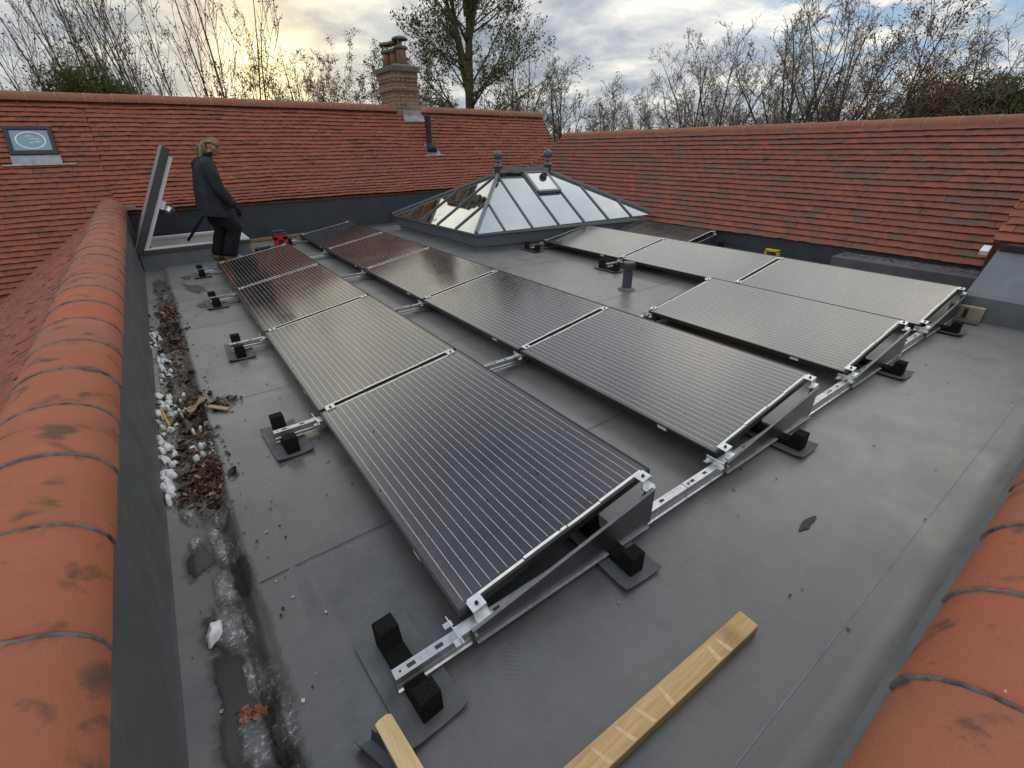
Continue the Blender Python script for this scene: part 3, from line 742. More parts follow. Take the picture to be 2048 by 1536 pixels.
def make_foot():
    root = thing('rubber_foot', (0, 0, 0), 'x', 'rubber foot', 'black rubber feet holding the rails')
    mb = MB()
    prof_ = [(-.165, 0), (-.165, .098), (-.105, .098), (-.09, .034), (.09, .034), (.105, .112), (.165, .112), (.165, 0)]
    a = [(-.036, y, z + .01) for y, z in prof_]; b = [(.036, y, z + .01) for y, z in prof_]
    n = len(a); mb.add(a + b, [(0, 1, 2, 3), (0, 3, 4, 7), (4, 5, 6, 7), tuple(n + k for k in (3, 2, 1, 0)), tuple(n + k for k in (7, 4, 3, 0)), tuple(n + k for k in (7, 6, 5, 4))] + [(k, (k + 1) % n, n + (k + 1) % n, n + k)[::-1] for k in range(n)])
    mb.build('rubber_block', 'rubber', root, True, bevel=.004)
    mb = MB(); N, M = 6, 10
    def pz(x, y): return .009 + .010 * (abs(x) / .1) ** 4 + .012 * max(0, (abs(y) - .15) / .06) ** 2 * (1 if x < 0 else .6)
    for i in range(N):
        for k in range(M):
            q = [(-.1 + .2 * (i + di) / N, -.205 + .41 * (k + dk) / M) for di, dk in ((0, 0), (1, 0), (1, 1), (0, 1))]
            mb.face([(x, y, pz(x, y)) for x, y in q])
            mb.face([(x, y, pz(x, y) - .006) for x, y in q][::-1])
    for k in range(M):
        for sx in (-.1, .1):
            y0, y1 = -.205 + .41 * k / M, -.205 + .41 * (k + 1) / M
            f = [(sx, y0, pz(sx, y0) - .006), (sx, y1, pz(sx, y1) - .006), (sx, y1, pz(sx, y1)), (sx, y0, pz(sx, y0))]; mb.face(f if sx > 0 else f[::-1])
    for i in range(N):
        for sy in (-.205, .205):
            x0, x1 = -.1 + .2 * i / N, -.1 + .2 * (i + 1) / N
            f = [(x0, sy, pz(x0, sy) - .006), (x1, sy, pz(x1, sy) - .006), (x1, sy, pz(x1, sy)), (x0, sy, pz(x0, sy))]; mb.face(f if sy < 0 else f[::-1])
    mb.build('membrane_pad', 'pad_membrane', root, True)
    return root
fproto = make_foot()
FE = [(-.205, .0, .07, 'largest black rubber foot, U-shaped on a grey pad beside the short timber offcut'), (.715, -.02, -.04, 'black rubber foot under the near rail, midway along the nearest panel'), (2.10, -.02, .03, 'black rubber foot under the near rail beside the row of five'), (3.62, -.02, 0, 'black rubber foot under the near rail below the lone third-row panel'), (4.98, -.02, 0, 'black rubber foot under the near rail close to the beige paver'),
      (-.21, 1.70, .05, 'black rubber foot on a curled pad at the end of the first joint rail'), (-.22, 2 * PITCH, -.03, 'black rubber foot on a curled pad at the end of the second joint rail'), (-.22, 3 * PITCH, .04, 'black rubber foot on a pad near the damp patches at the third joint rail'), (-.21, 4 * PITCH - .02, 0, 'small looking black rubber foot nearest the open hatch'),
      (4.33, 2 * PITCH, 0, 'black rubber foot just behind the grey vent pipe'), (4.33, 3 * PITCH, 0, 'black rubber foot tucked against the glass lantern kerb'), (6.72, 2 * PITCH - .05, 0, 'black rubber foot at the right slope upstand by the hidden panel'), (1.30, 5 * PITCH - .02, 0, 'black rubber foot beside the red toolbox')]
for i, (x, y, rz, lab) in enumerate(FE):
    o = fproto if i == 0 else copy_tree(fproto); o.location = (x, y, 0); o.rotation_euler.z = rz; o['label'] = lab
pv = thing('timber_board', (5.47, -.11, 0), 'beige board with a black slot leaning on the grey apron wall behind the rail end', 'board')
mb = MB(); mb.obox((5.472, -.095, .075), (.012, 0, .004), (-.004, .125, 0), (-.006, 0, .065)); mb.build('board_panel', 'paver', pv, bevel=.004)
mb = MB(); mb.box((5.452, -.115, .03), (5.459, -.085, .115)); mb.build('board_slot', 'steel_dark', pv)
mb = MB(); mb.box((5.36, -.23, .004), (5.455, .03, .016)); mb.build('board_pad', 'pad_membrane', pv)

# ------------------------------------------------------------------ vent pipe on the deck
vp = thing('vent_pipe', (3.79, 2.59, 0), 'short dark grey vent pipe with ribbed cowl rising between the panel rows', 'vent pipe')
mb = MB(); mb.lathe((3.79, 2.59, 0), [(.10, .002), (.098, .006), (.062, .02), (.06, .03)], 24); mb.build('pipe_collar', 'pad_membrane', vp, smooth=True)
mb = MB(); mb.lathe((3.79, 2.59, 0), [(.056, 0), (.056, .205), (.058, .206), (.058, .214), (.053, .215)], 24); mb.build('pipe_body', 'plastic_grey', vp, smooth=False)
mb = MB(); mb.lathe((3.79, 2.59, 0), [(.05, .21), (.05, .235), (.062, .24), (.068, .26), (.07, .315), (.064, .326), (.03, .332)], 24)
for k in range(16):
    a = 2 * math.pi * k / 16; mb.bar((3.79 + .071 * math.cos(a), 2.59 + .071 * math.sin(a), .25), (3.79 + .074 * math.cos(a), 2.59 + .074 * math.sin(a), .318), .008, .006, (math.cos(a), math.sin(a), 0))
mb.build('cowl', 'plastic_grey', vp)

# ------------------------------------------------------------------ roof lantern
ln = thing('roof_lantern', (5.4, 6.85, 0), 'grey framed hipped glass roof lantern with two ball finials', 'skylight')
N_, R_, F_, L_ = V((3.50, 5.46, .30)), V((6.88, 4.72, .372)), V((6.83, 7.86, .372)), V((3.45, 8.62, .30))
Aa, Bb = V((4.836, 6.738, 1.067)), V((5.805, 6.484, 1.068)); cen = (N_ + R_ + F_ + L_) / 4
ins = lambda p, d, z: V((p.x + (cen.x - p.x) / abs(cen.x - p.x) * d, p.y + (cen.y - p.y) / abs(cen.y - p.y) * d, z))
def ringwall(mb, d0, z0, z1, th=.05):
    c = [N_, R_, F_, L_]
    for a, b in zip(c, c[1:] + c[:1]):
        mb.hexa([ins(a, d0, z0), ins(b, d0, z0), ins(b, d0 + th, z0), ins(a, d0 + th, z0), ins(a, d0, z1), ins(b, d0, z1), ins(b, d0 + th, z1), ins(a, d0 + th, z1)])
mb = MB(); ringwall(mb, .09, -.005, .10); mb.build('plinth', 'membrane_kerb', ln)
mb = MB(); ringwall(mb, .045, .095, .272, .06); mb.build('kerb_casing', 'grey_paint', ln)
mb = MB(); ringwall(mb, .0, .278, .296, .09); mb.build('eave_trim', 'grey_paint_light', ln)
mb = MB(); ringwall(mb, .16, -.35, .29, .02); c = [ins(p, .17, -.35) for p in (N_, R_, F_, L_)]; mb.face(c); mb.build('inner_shaft', 'white_plaster', ln)
def isect2(p, d, a, b):
    e = (b - a); det = d.x * (-e.y) - d.y * (-e.x)
    if abs(det) < 1e-9: return None
    q = a - p; t = (q.x * (-e.y) - q.y * (-e.x)) / det; s_ = (d.x * q.y - d.y * q.x) / det
    return (t, s_) if t > 1e-4 and -1e-6 <= s_ <= 1 + 1e-6 else None
faces_ = [(N_, R_, [(R_, Bb), (Bb, Aa), (Aa, N_)], 6, Aa - N_), (L_, N_, [(N_, Aa), (Aa, L_)], 4, None), (R_, F_, [(F_, Bb), (Bb, R_)], 4, None), (F_, L_, [(L_, Aa), (Aa, Bb), (Bb, F_)], 6, None)]
ventq = None
for fi, (p, q, hips, nr, _) in enumerate(faces_):
    e = (q - p); inward = V((-e.y, e.x, 0)).normalized()
    if inward.dot(cen - p) < 0: inward = -inward
    upn = (q - p).cross(Aa - p); upn = upn if upn.z > 0 else -upn; upn.normalize()
    fr = [p.lerp(q, (i + 1) / (nr + 1)) for i in range(nr)]; tops = []
    for P in fr:
        best = None
        for a, b in hips:
            h = isect2(P, inward, a, b)
            if h and (best is None or h[0] < best[0]): best = (h[0], a.lerp(b, h[1]))
        tops.append(best[1] if best else Aa)
    for P, T in zip(fr, tops):
        mb = MB(); mb.bar(P + upn * .012, T + upn * .012, .026, .03, upn); mb.build('glazing_bar', 'grey_paint', ln)
    # panes between bars (and the hip corners that fall between two bar tops)
    chain = [p] + fr + [q]; tchain = [p] + tops + [q]
    apexes = [x for x in (Aa, Bb)]
    for i in range(nr + 1):
        poly = [chain[i], chain[i + 1]]
        if i < nr: poly.append(tops[i])
        seg_top = []
        for ap in apexes:
            tpos = (ap - p).dot(e) / e.length_squared
            if i / (nr + 1) + 1e-3 < tpos < (i + 1) / (nr + 1) - 1e-3 and abs((ap - p).dot(upn)) < .06: seg_top.append((tpos, ap))
        for _, ap in sorted(seg_top, key=lambda z: -z[0]): poly.append(ap)
        if i > 0: poly.append(tops[i - 1])
        mb = MB(); mb.face([x + upn * .006 for x in poly]); mb.build('glass_pane', 'lantern_glass', ln)
    if fi == 0:
        a, b, c_, d_ = chain[3], chain[4], tops[3], tops[2]
        f = lambda u_, v_: (a.lerp(b, u_)).lerp(d_.lerp(c_, u_), v_)
        q4 = [f(.08, .58), f(.97, .58), f(.97, .96), f(.08, .96)]
        mb = MB()
        for x, y in zip(q4, q4[1:] + q4[:1]): mb.bar(x + upn * .035, y + upn * .035, .05, .04, upn)
        vf = mb.build('vent_frame', 'grey_paint_light', ln)
        mb = MB(); mb.face([x + upn * .048 for x in q4]); mb.build('vent_pane', 'vent_glass', vf)
for p, a in ((N_, Aa), (L_, Aa), (R_, Bb), (F_, Bb)):
    mb = MB(); mb.bar(p + V((0, 0, .022)), a + V((0, 0, .022)), .06, .036); mb.bar(p + V((0, 0, .044)), a + V((0, 0, .044)), .026, .012); mb.build('hip_bar', 'grey_paint_light', ln)
mb = MB(); mb.bar(Aa + V((0, 0, .05)), Bb + V((0, 0, .05)), .13, .06); mb.bar(Aa + V((0, 0, .09)), Bb + V((0, 0, .09)), .05, .03); mb.build('ridge_bar', 'grey_paint_light', ln)
for a in (Aa, Bb):
    mb = MB(); mb.lathe((a.x, a.y, 1.035), [(.066, -.03), (.066, .14), (.07, .142), (.088, .15), (.09, .165), (.088, .178), (.06, .185), (.045, .20), (.036, .225), (.05, .232), (.058, .242), (.05, .252), (.036, .258), (.04, .27)] + [(.078 * math.sin(R(t)), .345 - .078 * math.cos(R(t))) for t in range(25, 176, 15)] + [(.01, .424)], 24)
    mb.build('finial', 'grey_paint', ln, smooth=True)

# ------------------------------------------------------------------ hatch with open lid
ht = thing('roof_hatch', (-.1, 8.4, 0), 'open roof access hatch with white lined kerb and tilted lid by the back wall', 'roof hatch')
HX0, HX1, HY0, HY1, HZ = -.86, .60, 7.72, 8.95, .235
mb = MB()
for a, b in (((HX0, HY0, -.05), (HX1, HY0 + .08, HZ)), ((HX0, HY1 - .08, -.05), (HX1, HY1, HZ)), ((HX0, HY0 + .08, -.05), (HX0 + .08, HY1 - .08, HZ)), ((HX1 - .08, HY0 + .08, -.05), (HX1, HY1 - .08, HZ))): mb.box(a, b)
mb.build('hatch_kerb', 'membrane_kerb', ht)
mb = MB(); t_ = .1
for a, b in (((HX0 - .01, HY0 - .012, HZ + .002), (HX1 + .01, HY0 + t_, HZ + .05)), ((HX0 - .01, HY1 - t_, HZ + .002), (HX1 + .01, HY1 + .012, HZ + .05)), ((HX0 - .01, HY0 + t_, HZ + .002), (HX0 + t_, HY1 - t_, HZ + .05)), ((HX1 - t_, HY0 + t_, HZ + .002), (HX1 + .01, HY1 - t_, HZ + .05))): mb.box(a, b)
mb.build('hatch_frame', 'white_upvc', ht, bevel=.006)
mb = MB(); mb.box((HX0 - .014, HY0 - .018, HZ - .03), (HX1 + .014, HY0 - .012, HZ + .028)); mb.build('frame_trim', 'lid_grey', ht)
mb = MB(); i0 = .085
mb.face([(HX0 + i0, HY0 + i0, HZ), (HX0 + i0, HY0 + i0, -1.2), (HX0 + i0, HY1 - i0, -1.2), (HX0 + i0, HY1 - i0, HZ)]); mb.face([(HX1 - i0, HY0 + i0, HZ), (HX1 - i0, HY1 - i0, HZ), (HX1 - i0, HY1 - i0, -1.2), (HX1 - i0, HY0 + i0, -1.2)])
mb.face([(HX0 + i0, HY0 + i0, HZ), (HX1 - i0, HY0 + i0, HZ), (HX1 - i0, HY0 + i0, -1.2), (HX0 + i0, HY0 + i0, -1.2)]); mb.face([(HX0 + i0, HY1 - i0, HZ), (HX0 + i0, HY1 - i0, -1.2), (HX1 - i0, HY1 - i0, -1.2), (HX1 - i0, HY1 - i0, HZ)])
mb.face([(HX0 + i0, HY0 + i0, -1.2), (HX1 - i0, HY0 + i0, -1.2), (HX1 - i0, HY1 - i0, -1.2), (HX0 + i0, HY1 - i0, -1.2)])
mb.build('shaft_lining', 'white_plaster', ht)
ld = V((.75, 0, 1.372)).normalized(); lnrm = V((ld.z, 0, -ld.x)); b0 = V((-.905, 0, .25))
def lid_box(mb, s0, s1, n0, n1, y0, y1):
    P = lambda s, n, y: b0 + ld * s + lnrm * n + V((0, y, 0))
    mb.hexa([P(s0, n0, y0), P(s1, n0, y0), P(s1, n0, y1), P(s0, n0, y1), P(s0, n1, y0), P(s1, n1, y0), P(s1, n1, y1), P(s0, n1, y1)][::1])
mb = MB(); lid_box(mb, .0, 1.56, .012, .10, HY0 - .03, HY1 + .03); lid = mb.build('hatch_lid', 'lid_grey', ht, bevel=.006)
mb = MB(); lid_box(mb, .0, 1.565, .0, .011, HY0 - .035, HY1 + .035); mb.build('lid_top_sheet', 'lid_edge', lid)
mb = MB()
lid_box(mb, .05, 1.46, .102, .150, HY0 + .0, HY0 + .06); lid_box(mb, .05, 1.46, .102, .150, HY1 - .06, HY1); lid_box(mb, .05, .11, .102, .150, HY0 + .06, HY1 - .06); lid_box(mb, 1.40, 1.46, .102, .150, HY0 + .06, HY1 - .06)
mb.build('lid_lining', 'white_upvc', lid)
mb = MB(); lid_box(mb, .72, .84, .148, .205, HY0 + .02, HY0 + .16)
r = random.Random(2); P = b0 + ld * .79 + lnrm * .24 + V((0, HY0 + .1, -.03))
for k in range(26):
    a = V((r.gauss(0, 1), r.gauss(0, 1), r.gauss(0, 1))).normalized(); c = P + a * .05; s_ = r.uniform(.03, .055)
    u_ = a.cross(V((r.random(), r.random(), 1))).normalized(); w_ = a.cross(u_)
    mb.face([c + u_ * s_, c + w_ * s_ + a * .02, c - u_ * s_, c - w_ * s_ - a * .015])
mb.build('lid_actuator', 'foil', lid)
mb = MB(); mb.tube([P + V((.03, 0, -.04)), P + V((.07, 0, -.08)), P + V((.085, 0, -.17))], .004, 5); mb.build('loose_wire', 'plastic_red', lid)
mb = MB(); mb.tube([(-.70, HY0 + .02, .27), (-.73, HY0 + .02, .52)], .012, 8); mb.build('gas_strut', 'plastic_black', ht)
pole = MB(); pole.tube([(-.19, 8.72, .20), (.25, 8.3, .75)], .02, 10); pole.tube([(.21, 8.33, .70), (.255, 8.29, .755)], .026, 10)
tag(pole.build('pole', 'plastic_black'), 'thin dark pole slanting out of the open hatch behind the standing person', 'pole')

# ------------------------------------------------------------------ toolbox, bits by the back wall
tb = thing('toolbox', (1.16, 8.33, 0), 'red toolbox with grey carry handle at the foot of the back wall', 'toolbox')
mb = MB(); mb.box((1.06, 8.26, .0), (1.12, 8.42, .17)); mb.box((1.19, 8.26, .0), (1.27, 8.42, .17)); mb.box((1.06, 8.26, .105), (1.27, 8.42, .205)); mb.box((1.12, 8.36, .0), (1.19, 8.42, .105)); mb.build('box_body', 'plastic_red', tb, bevel=.01)
mb = MB(); mb.box((1.045, 8.25, .212), (1.285, 8.43, .232)); mb.bar((1.06, 8.34, .258), (1.27, 8.34, .258), .10, .02); mb.bar((1.07, 8.34, .23), (1.07, 8.34, .26), .05, .03, (1, 0, 0)); mb.bar((1.26, 8.34, .23), (1.26, 8.34, .26), .05, .03, (1, 0, 0)); mb.build('box_handle', 'plastic_grey', tb, bevel=.006)
mb = MB(); mb.box((1.13, 8.262, .05), (1.18, 8.35, .095)); mb.build('box_latch', 'plastic_black', tb)
tl = thing('hand_tool', (.86, 8.0, 0), 'black and silver hand tool lying between the hatch kerb and the red toolbox', 'hand tool')
mb = MB(); mb.bar((.68, 7.92, .05), (.92, 8.05, .055), .06, .05); mb.bar((.72, 7.9, .03), (.70, 7.78, .02), .05, .05); mb.build('tool_body', 'plastic_black', tl, bevel=.01)
mb = MB(); mb.bar((.72, 7.96, .085), (.98, 8.09, .09), .05, .012); mb.bar((.92, 8.0, .03), (1.02, 8.06, .03), .03, .03); mb.bar((.66, 7.89, .02), (.62, 7.86, .02), .05, .02); mb.build('tool_metal', 'galvanised', tl)
mb = MB(); mb.bar((.66, 9.02, .03), (1.75, 9.12, .035), .07, .05); tag(mb.build('timber_batten', 'timber_dirty', bevel=.004), 'dirty timber batten lying along the foot of the back wall', 'timber')
yt = thing('yellow_clamp', (6.62, 2.32, 0), 'small yellow C-shaped clamp standing at the foot of the right slope', 'clamp')
mb = MB(); mb.box((6.60, 2.24, .0), (6.66, 2.265, .13)); mb.box((6.60, 2.415, .0), (6.66, 2.44, .13)); mb.box((6.60, 2.24, .105), (6.66, 2.44, .135)); mb.build('clamp_frame', 'plastic_yellow', yt, bevel=.004)
mb = MB(); mb.tube([(6.63, 2.34, .10), (6.63, 2.34, .02)], .03, 8); mb.build('clamp_screw', 'leaf_litter', yt)
ys = MB(); ys.bar((-.80, 2.54, .03), (-.775, 2.38, -.03), .012, .05); tag(ys.build('plastic_strip', 'plastic_yellow', bevel=.002), 'thin yellow plastic strip leaning on the left upstand above the leaves', 'plastic strip')

# ------------------------------------------------------------------ timbers in the foreground
tm = thing('timber_length', (.42, -.55, 0), 'long pale sawn timber lying across the bare deck at the bottom edge', 'timber')
a, b = V((-.45, -.525, .024)), V((.853, -.568, .024))
mb = MB(); mb.bar(a, b, .072, .046); mb.build('timber_body', 'timber', tm, bevel=.003)
mb = MB(); d = (b - a).normalized(); sd = V((-d.y, d.x, 0))
for q in (.155, .205, .43, .52, .60, .69):
    c = b - d * (q * 1.05) + V((0, 0, .0234)); w_ = .009; mb = MB(); sk = d * rnd.uniform(-.012, .012)
    mb.face([c - d * w_ - sd * .030 - sk, c + d * w_ - sd * .034 - sk, c + d * w_ * .6 + sd * rnd.uniform(.02, .034) + sk, c - d * w_ * .5 + sd * .030 + sk])
    mb.build('saw_mark', 'chalk', tm)
mb = MB(); v_ = [(-.352, -.10), (-.338, -.094), (-.312, -.092), (-.300, -.10), (-.27, -.40), (-.325, -.40)]
n = len(v_); mb.add([(x, y, .006) for x, y in v_] + [(x, y, .05) for x, y in v_], [tuple(range(n)), tuple(range(2 * n - 1, n - 1, -1))] + [(k, (k + 1) % n, n + (k + 1) % n, n + k)[::-1] for k in range(n)])
tag(mb.build('timber_offcut', 'timber_pale', bevel=.002), 'short pale timber offcut with a brown knot pointing at the corner rubber foot', 'timber')
mb = MB()
for k in range(10):
    y0, y1 = -.105 - .03 * k, -.105 - .03 * (k + 1)
    pr = [(-.415, .05), (-.408, .008), (-.372, .006), (-.362, .045)]
    for (xa, za), (xb, zb) in zip(pr, pr[1:]):
        mb.hexa([(xa + .012 * k, y0, za), (xb + .012 * k, y0, zb), (xb + .012 * (k + 1), y1, zb), (xa + .012 * (k + 1), y1, za), (xa + .012 * k, y0, za + .003), (xb + .012 * k, y0, zb + .003), (xb + .012 * (k + 1), y1, zb + .003), (xa + .012 * (k + 1), y1, za + .003)])
tag(mb.build('metal_trim', 'plastic_grey'), 'dark grey U-shaped trim strip lying against the short timber offcut', 'trim strip')

# ------------------------------------------------------------------ roof window with oval mark
rw = thing('roof_window', (-1.8, 10.3, 1.4), 'small black framed roof window with a white oval on blue film', 'roof window')
sl = V((0, math.cos(A49), math.sin(A49))); sn = V((0, -math.sin(A49), math.cos(A49))); rw0 = V((-1.795, 10.30, 1.487)) + sn * .062
def rp(x, s_, n_=0.): return rw0 + V((x, 0, 0)) + sl * s_ + sn * n_
def rbox(mb, x0, s0, x1, s1, n0, n1): mb.hexa([rp(x0, s0, n0), rp(x1, s0, n0), rp(x1, s1, n0), rp(x0, s1, n0), rp(x0, s0, n1), rp(x1, s0, n1), rp(x1, s1, n1), rp(x0, s1, n1)])
mb = MB(); rbox(mb, -.29, -.02, .29, .06, -.02, .03); rbox(mb, -.29, .46, .29, .52, -.02, .03); rbox(mb, -.29, .06, -.235, .46, -.02, .03); rbox(mb, .235, .06, .29, .46, -.02, .03); mb.build('window_frame', 'plastic_black', rw, bevel=.004)
mb = MB(); rbox(mb, -.235, .06, .235, .46, -.02, .012)
def mat_film():
    t = NT('window_film'); v = t.coord(); f = t.noise(t.coord('Object', (3, 8, 8)), 1.4, 4, .6, .4)
    c = t.ramp(f, [(.3, (.10, .17, .30)), (.5, (.16, .25, .36)), (.62, (.13, .27, .30)), (.75, (.22, .2, .33))])
    return t.done(t.pbsdf(c, .12, 0, .5))
mat_film(); mb.build('window_glass', 'window_film', rw)
mb = MB(); n = 48
for k in range(n):
    a, b = 2 * math.pi * k / n, 2 * math.pi * (k + 1) / n
    f = lambda t, e: rp((.185 - e) * math.cos(t), .26 + (.165 - e) * math.sin(t), .0145)
    mb.face([f(a, .016), f(a, 0), f(b, 0), f(b, .016)])
for s_, x0, x1, bow in ((.33, -.07, .06, .012), (.265, -.06, .15, .02), (.235, -.02, .15, -.01), (.20, -.04, .03, .008)):
    for k in range(8):
        xa, xb = x0 + (x1 - x0) * k / 8, x0 + (x1 - x0) * (k + 1) / 8; w = lambda q: .006 * math.sin(math.pi * q / 8); ss = lambda q: s_ + bow * math.sin(math.pi * q / 8)
        mb.face([rp(xa, ss(k) - w(k), .0145), rp(xb, ss(k + 1) - w(k + 1), .0145), rp(xb, ss(k + 1) + w(k + 1), .0145), rp(xa, ss(k) + w(k), .0145)])
mb.build('oval_mark', 'sticker', rw)
mb = MB(); rbox(mb, -.30, -.19, .30, -.022, -.03, .012); rbox(mb, -.42, -.215, .47, -.192, -.03, .014); mb.build('lead_apron', 'lead', rw)

# ------------------------------------------------------------------ flue on the tiles
fl = thing('flue_pipe', (5.29, 10.28, 1.45), 'black flue pipe on a lead collar rising from the tiles right of the chimney', 'flue')
mb = MB(); mb.tube([(5.29, 10.30, 1.42), (5.29, 10.30, 2.18)], .065, 16); mb.tube([(5.29, 10.30, 1.95), (5.29, 10.30, 2.06)], .078, 16); mb.tube([(5.29, 10.30, 2.1), (5.29, 10.30, 2.18)], .074, 16); mb.build('flue_tube', 'plastic_black', fl, smooth=False)
mb = MB(); c = V((5.29, 10.30, 1.47)); mb.tube([c + sn * .05 - sl * .12, c + sn * .06, c + V((0, 0, .12))], [.13, .12, .08], 14); mb.build('flue_boot', 'plastic_black', fl, smooth=True)
mb = MB(); q = lambda x, s_: c + V((x, 0, 0)) + sl * s_ + sn * .055
mb.face([q(-.13, .12), q(-.15, -.2), q(.2, -.2), q(.13, .12)][::1]); mb.face([q(-.22, -.2), q(-.22, -.225), q(.28, -.225), q(.28, -.2)]); mb.build('flue_flashing', 'lead', fl)

# ------------------------------------------------------------------ chimney
ch = thing('chimney', (5.1, 11.3, 2.1), 'brown brick chimney with three capped clay pots on the back ridge', 'chimney')
def brick_box(mb, x0, y0, z0, x1, y1, z1):
    for (pts, ln_) in (([(x0, y0), (x1, y0)], x1 - x0), ([(x1, y0), (x1, y1)], y1 - y0), ([(x1, y1), (x0, y1)], x1 - x0), ([(x0, y1), (x0, y0)], y1 - y0)):
        (ax, ay), (bx, by) = pts; o = ax * 1.7 + ay
        mb.face([(ax, ay, z0), (bx, by, z0), (bx, by, z1), (ax, ay, z1)], 0, .5, [(o, z0), (o + ln_, z0), (o + ln_, z1), (o, z1)])
    mb.face([(x0, y0, z1), (x1, y0, z1), (x1, y1, z1), (x0, y1, z1)], 0, .5, [(x0, y0), (x1, y0), (x1, y1), (x0, y1)]); mb.face([(x0, y0, z0), (x0, y1, z0), (x1, y1, z0), (x1, y0, z0)], 0, .5, [(x0, y0)] * 4)
mb = MB(); CX0, CX1, CY0, CY1 = 4.80, 5.39, 10.88, 11.75
brick_box(mb, CX0, CY0, 1.7, CX1, CY1, 2.71); brick_box(mb, CX0 - .035, CY0 - .035, 2.71, CX1 + .035, CY1 + .035, 2.80); brick_box(mb, CX0 - .01, CY0 - .01, 2.80, CX1 + .01, CY1 + .01, 2.875)
mb.build('chimney_stack', 'chimney_brick', ch)
mb = MB(); brick_box(mb, CX0 - .012, CY0 - .012, 2.875, CX1 + .012, CY1 + .012, 2.96)
k = 0
x = CX0 - .03
while x < CX1: 
    brick_box(mb, x, CY0 - .04, 2.885, x + .055, CY0 - .013, 2.95); x += .11
y = CY0
while y < CY1:
    brick_box(mb, CX0 - .04, y, 2.885, CX0 - .013, y + .055, 2.95); y += .11
brick_box(mb, CX0 - .03, CY0 - .03, 2.96, CX1 + .03, CY1 + .03, 3.09); mb.build('dentil_course', 'chimney_brick', ch)
mb = MB(); mb.box((CX0 - .075, CY0 - .075, 3.09), (CX1 + .075, CY1 + .075, 3.19)); mb.hexa([(CX0 - .06, CY0 - .06, 3.19), (CX1 + .06, CY0 - .06, 3.19), (CX1 + .06, CY1 + .06, 3.19), (CX0 - .06, CY1 + .06, 3.19), (CX0 + .12, CY0 + .1, 3.25), (CX1 - .12, CY0 + .1, 3.25), (CX1 - .12, CY1 - .1, 3.25), (CX0 + .12, CY1 - .1, 3.25)]); mb.build('cap_course', 'mossy_clay', ch)
for k, (y, s_) in enumerate(((11.11, 1.12), (11.35, .98), (11.58, .98))):
    x = (5.17, 5.10, 5.02)[k]
    mb = MB(); mb.lathe((x, y, 3.2), [(.115 * s_, 0), (.098 * s_, .30 * s_), (.10 * s_, .34 * s_)], 18); pot = mb.build('chimney_pot', 'clay_pot', ch, smooth=True)
    mb = MB(); z = 3.2 + .30 * s_; mb.lathe((x, y, z), [(.10 * s_, 0), (.145 * s_, .015), (.15 * s_, .04), (.13 * s_, .07), (.05, .085)], 18); mb.lathe((x, y, z + .165 * s_), [(.02, -.01), (.165 * s_, .0), (.17 * s_, .02), (.13 * s_, .055), (.05, .08), (.01, .085)], 18); mb.build('pot_cowl', 'mossy_clay', pot, smooth=True)
    mb = MB()
    for q in range(4):
        a = R(45 + 90 * q); mb.tube([(x + .10 * s_ * math.cos(a), y + .10 * s_ * math.sin(a), z + .05), (x + .12 * s_ * math.cos(a), y + .12 * s_ * math.sin(a), z + .18 * s_)], .009, 5)
    if k == 0: mb.tube([(x - .03, y, z + .06), (x - .01, y, z + .19)], .05, 8)
    mb.build('cowl_leg', 'clay_pot', pot)
mb = MB(); q = lambda x, y, o: (x, y, ZR + sag(5) * .8 - (YR - y) * tan49 + o)
mb.face([q(CX0 + .14, CY0 - .012, .03), q(CX1 + .05, CY0 - .012, .03), (CX1 + .02, CY0 - .008, 2.31), (CX0 + .16, CY0 - .008, 2.32)]); mb.face([q(CX0 + .12, CY0 - .13, .06), q(CX1 + .12, CY0 - .13, .06), q(CX1 + .06, CY0 - .01, .06), q(CX0 + .14, CY0 - .01, .06)]); mb.build('lead_apron', 'lead', ch)
# steam drifting off the flue
t = NT('steam'); vs = t.n('ShaderNodeVolumePrincipled'); vs.inputs['Color'].default_value = (.9, .92, .95, 1)
tc = t.n('ShaderNodeTexCoord'); ln2 = t.n('ShaderNodeVectorMath', operation='LENGTH'); mp = t.n('ShaderNodeMapping'); mp.inputs['Location'].default_value = (-1, -1, -1); mp.inputs['Scale'].default_value = (2, 2, 2)
t.l(tc.outputs['Generated'], mp.inputs['Vector']); t.l(mp.outputs['Vector'], ln2.inputs[0])
fall = t.ramp(ln2.outputs['Value'], [(.25, 1.), (.95, 0.)]); nn = t.noise(t.coord(), 5, 3); den = t.math('MULTIPLY', t.math('MULTIPLY', fall, t.ramp(nn, [(.35, 0.), (.65, 1.)])), 3.0)
t.l(den, vs.inputs['Density']); t.l(vs.outputs[0], t.out.inputs['Volume']); MATS['steam'] = t.m
mb = MB(); mb.tube_rings([[V((5.10 + .36 * math.sin(R(a)) * math.cos(2 * math.pi * k / 14), 10.35 + .14 * math.sin(R(a)) * math.sin(2 * math.pi * k / 14), 2.30 - .17 * math.cos(R(a)))) for k in range(14)] for a in (5, 30, 60, 90, 120, 150, 175)])
tag(mb.build('steam', 'steam'), kind='stuff')

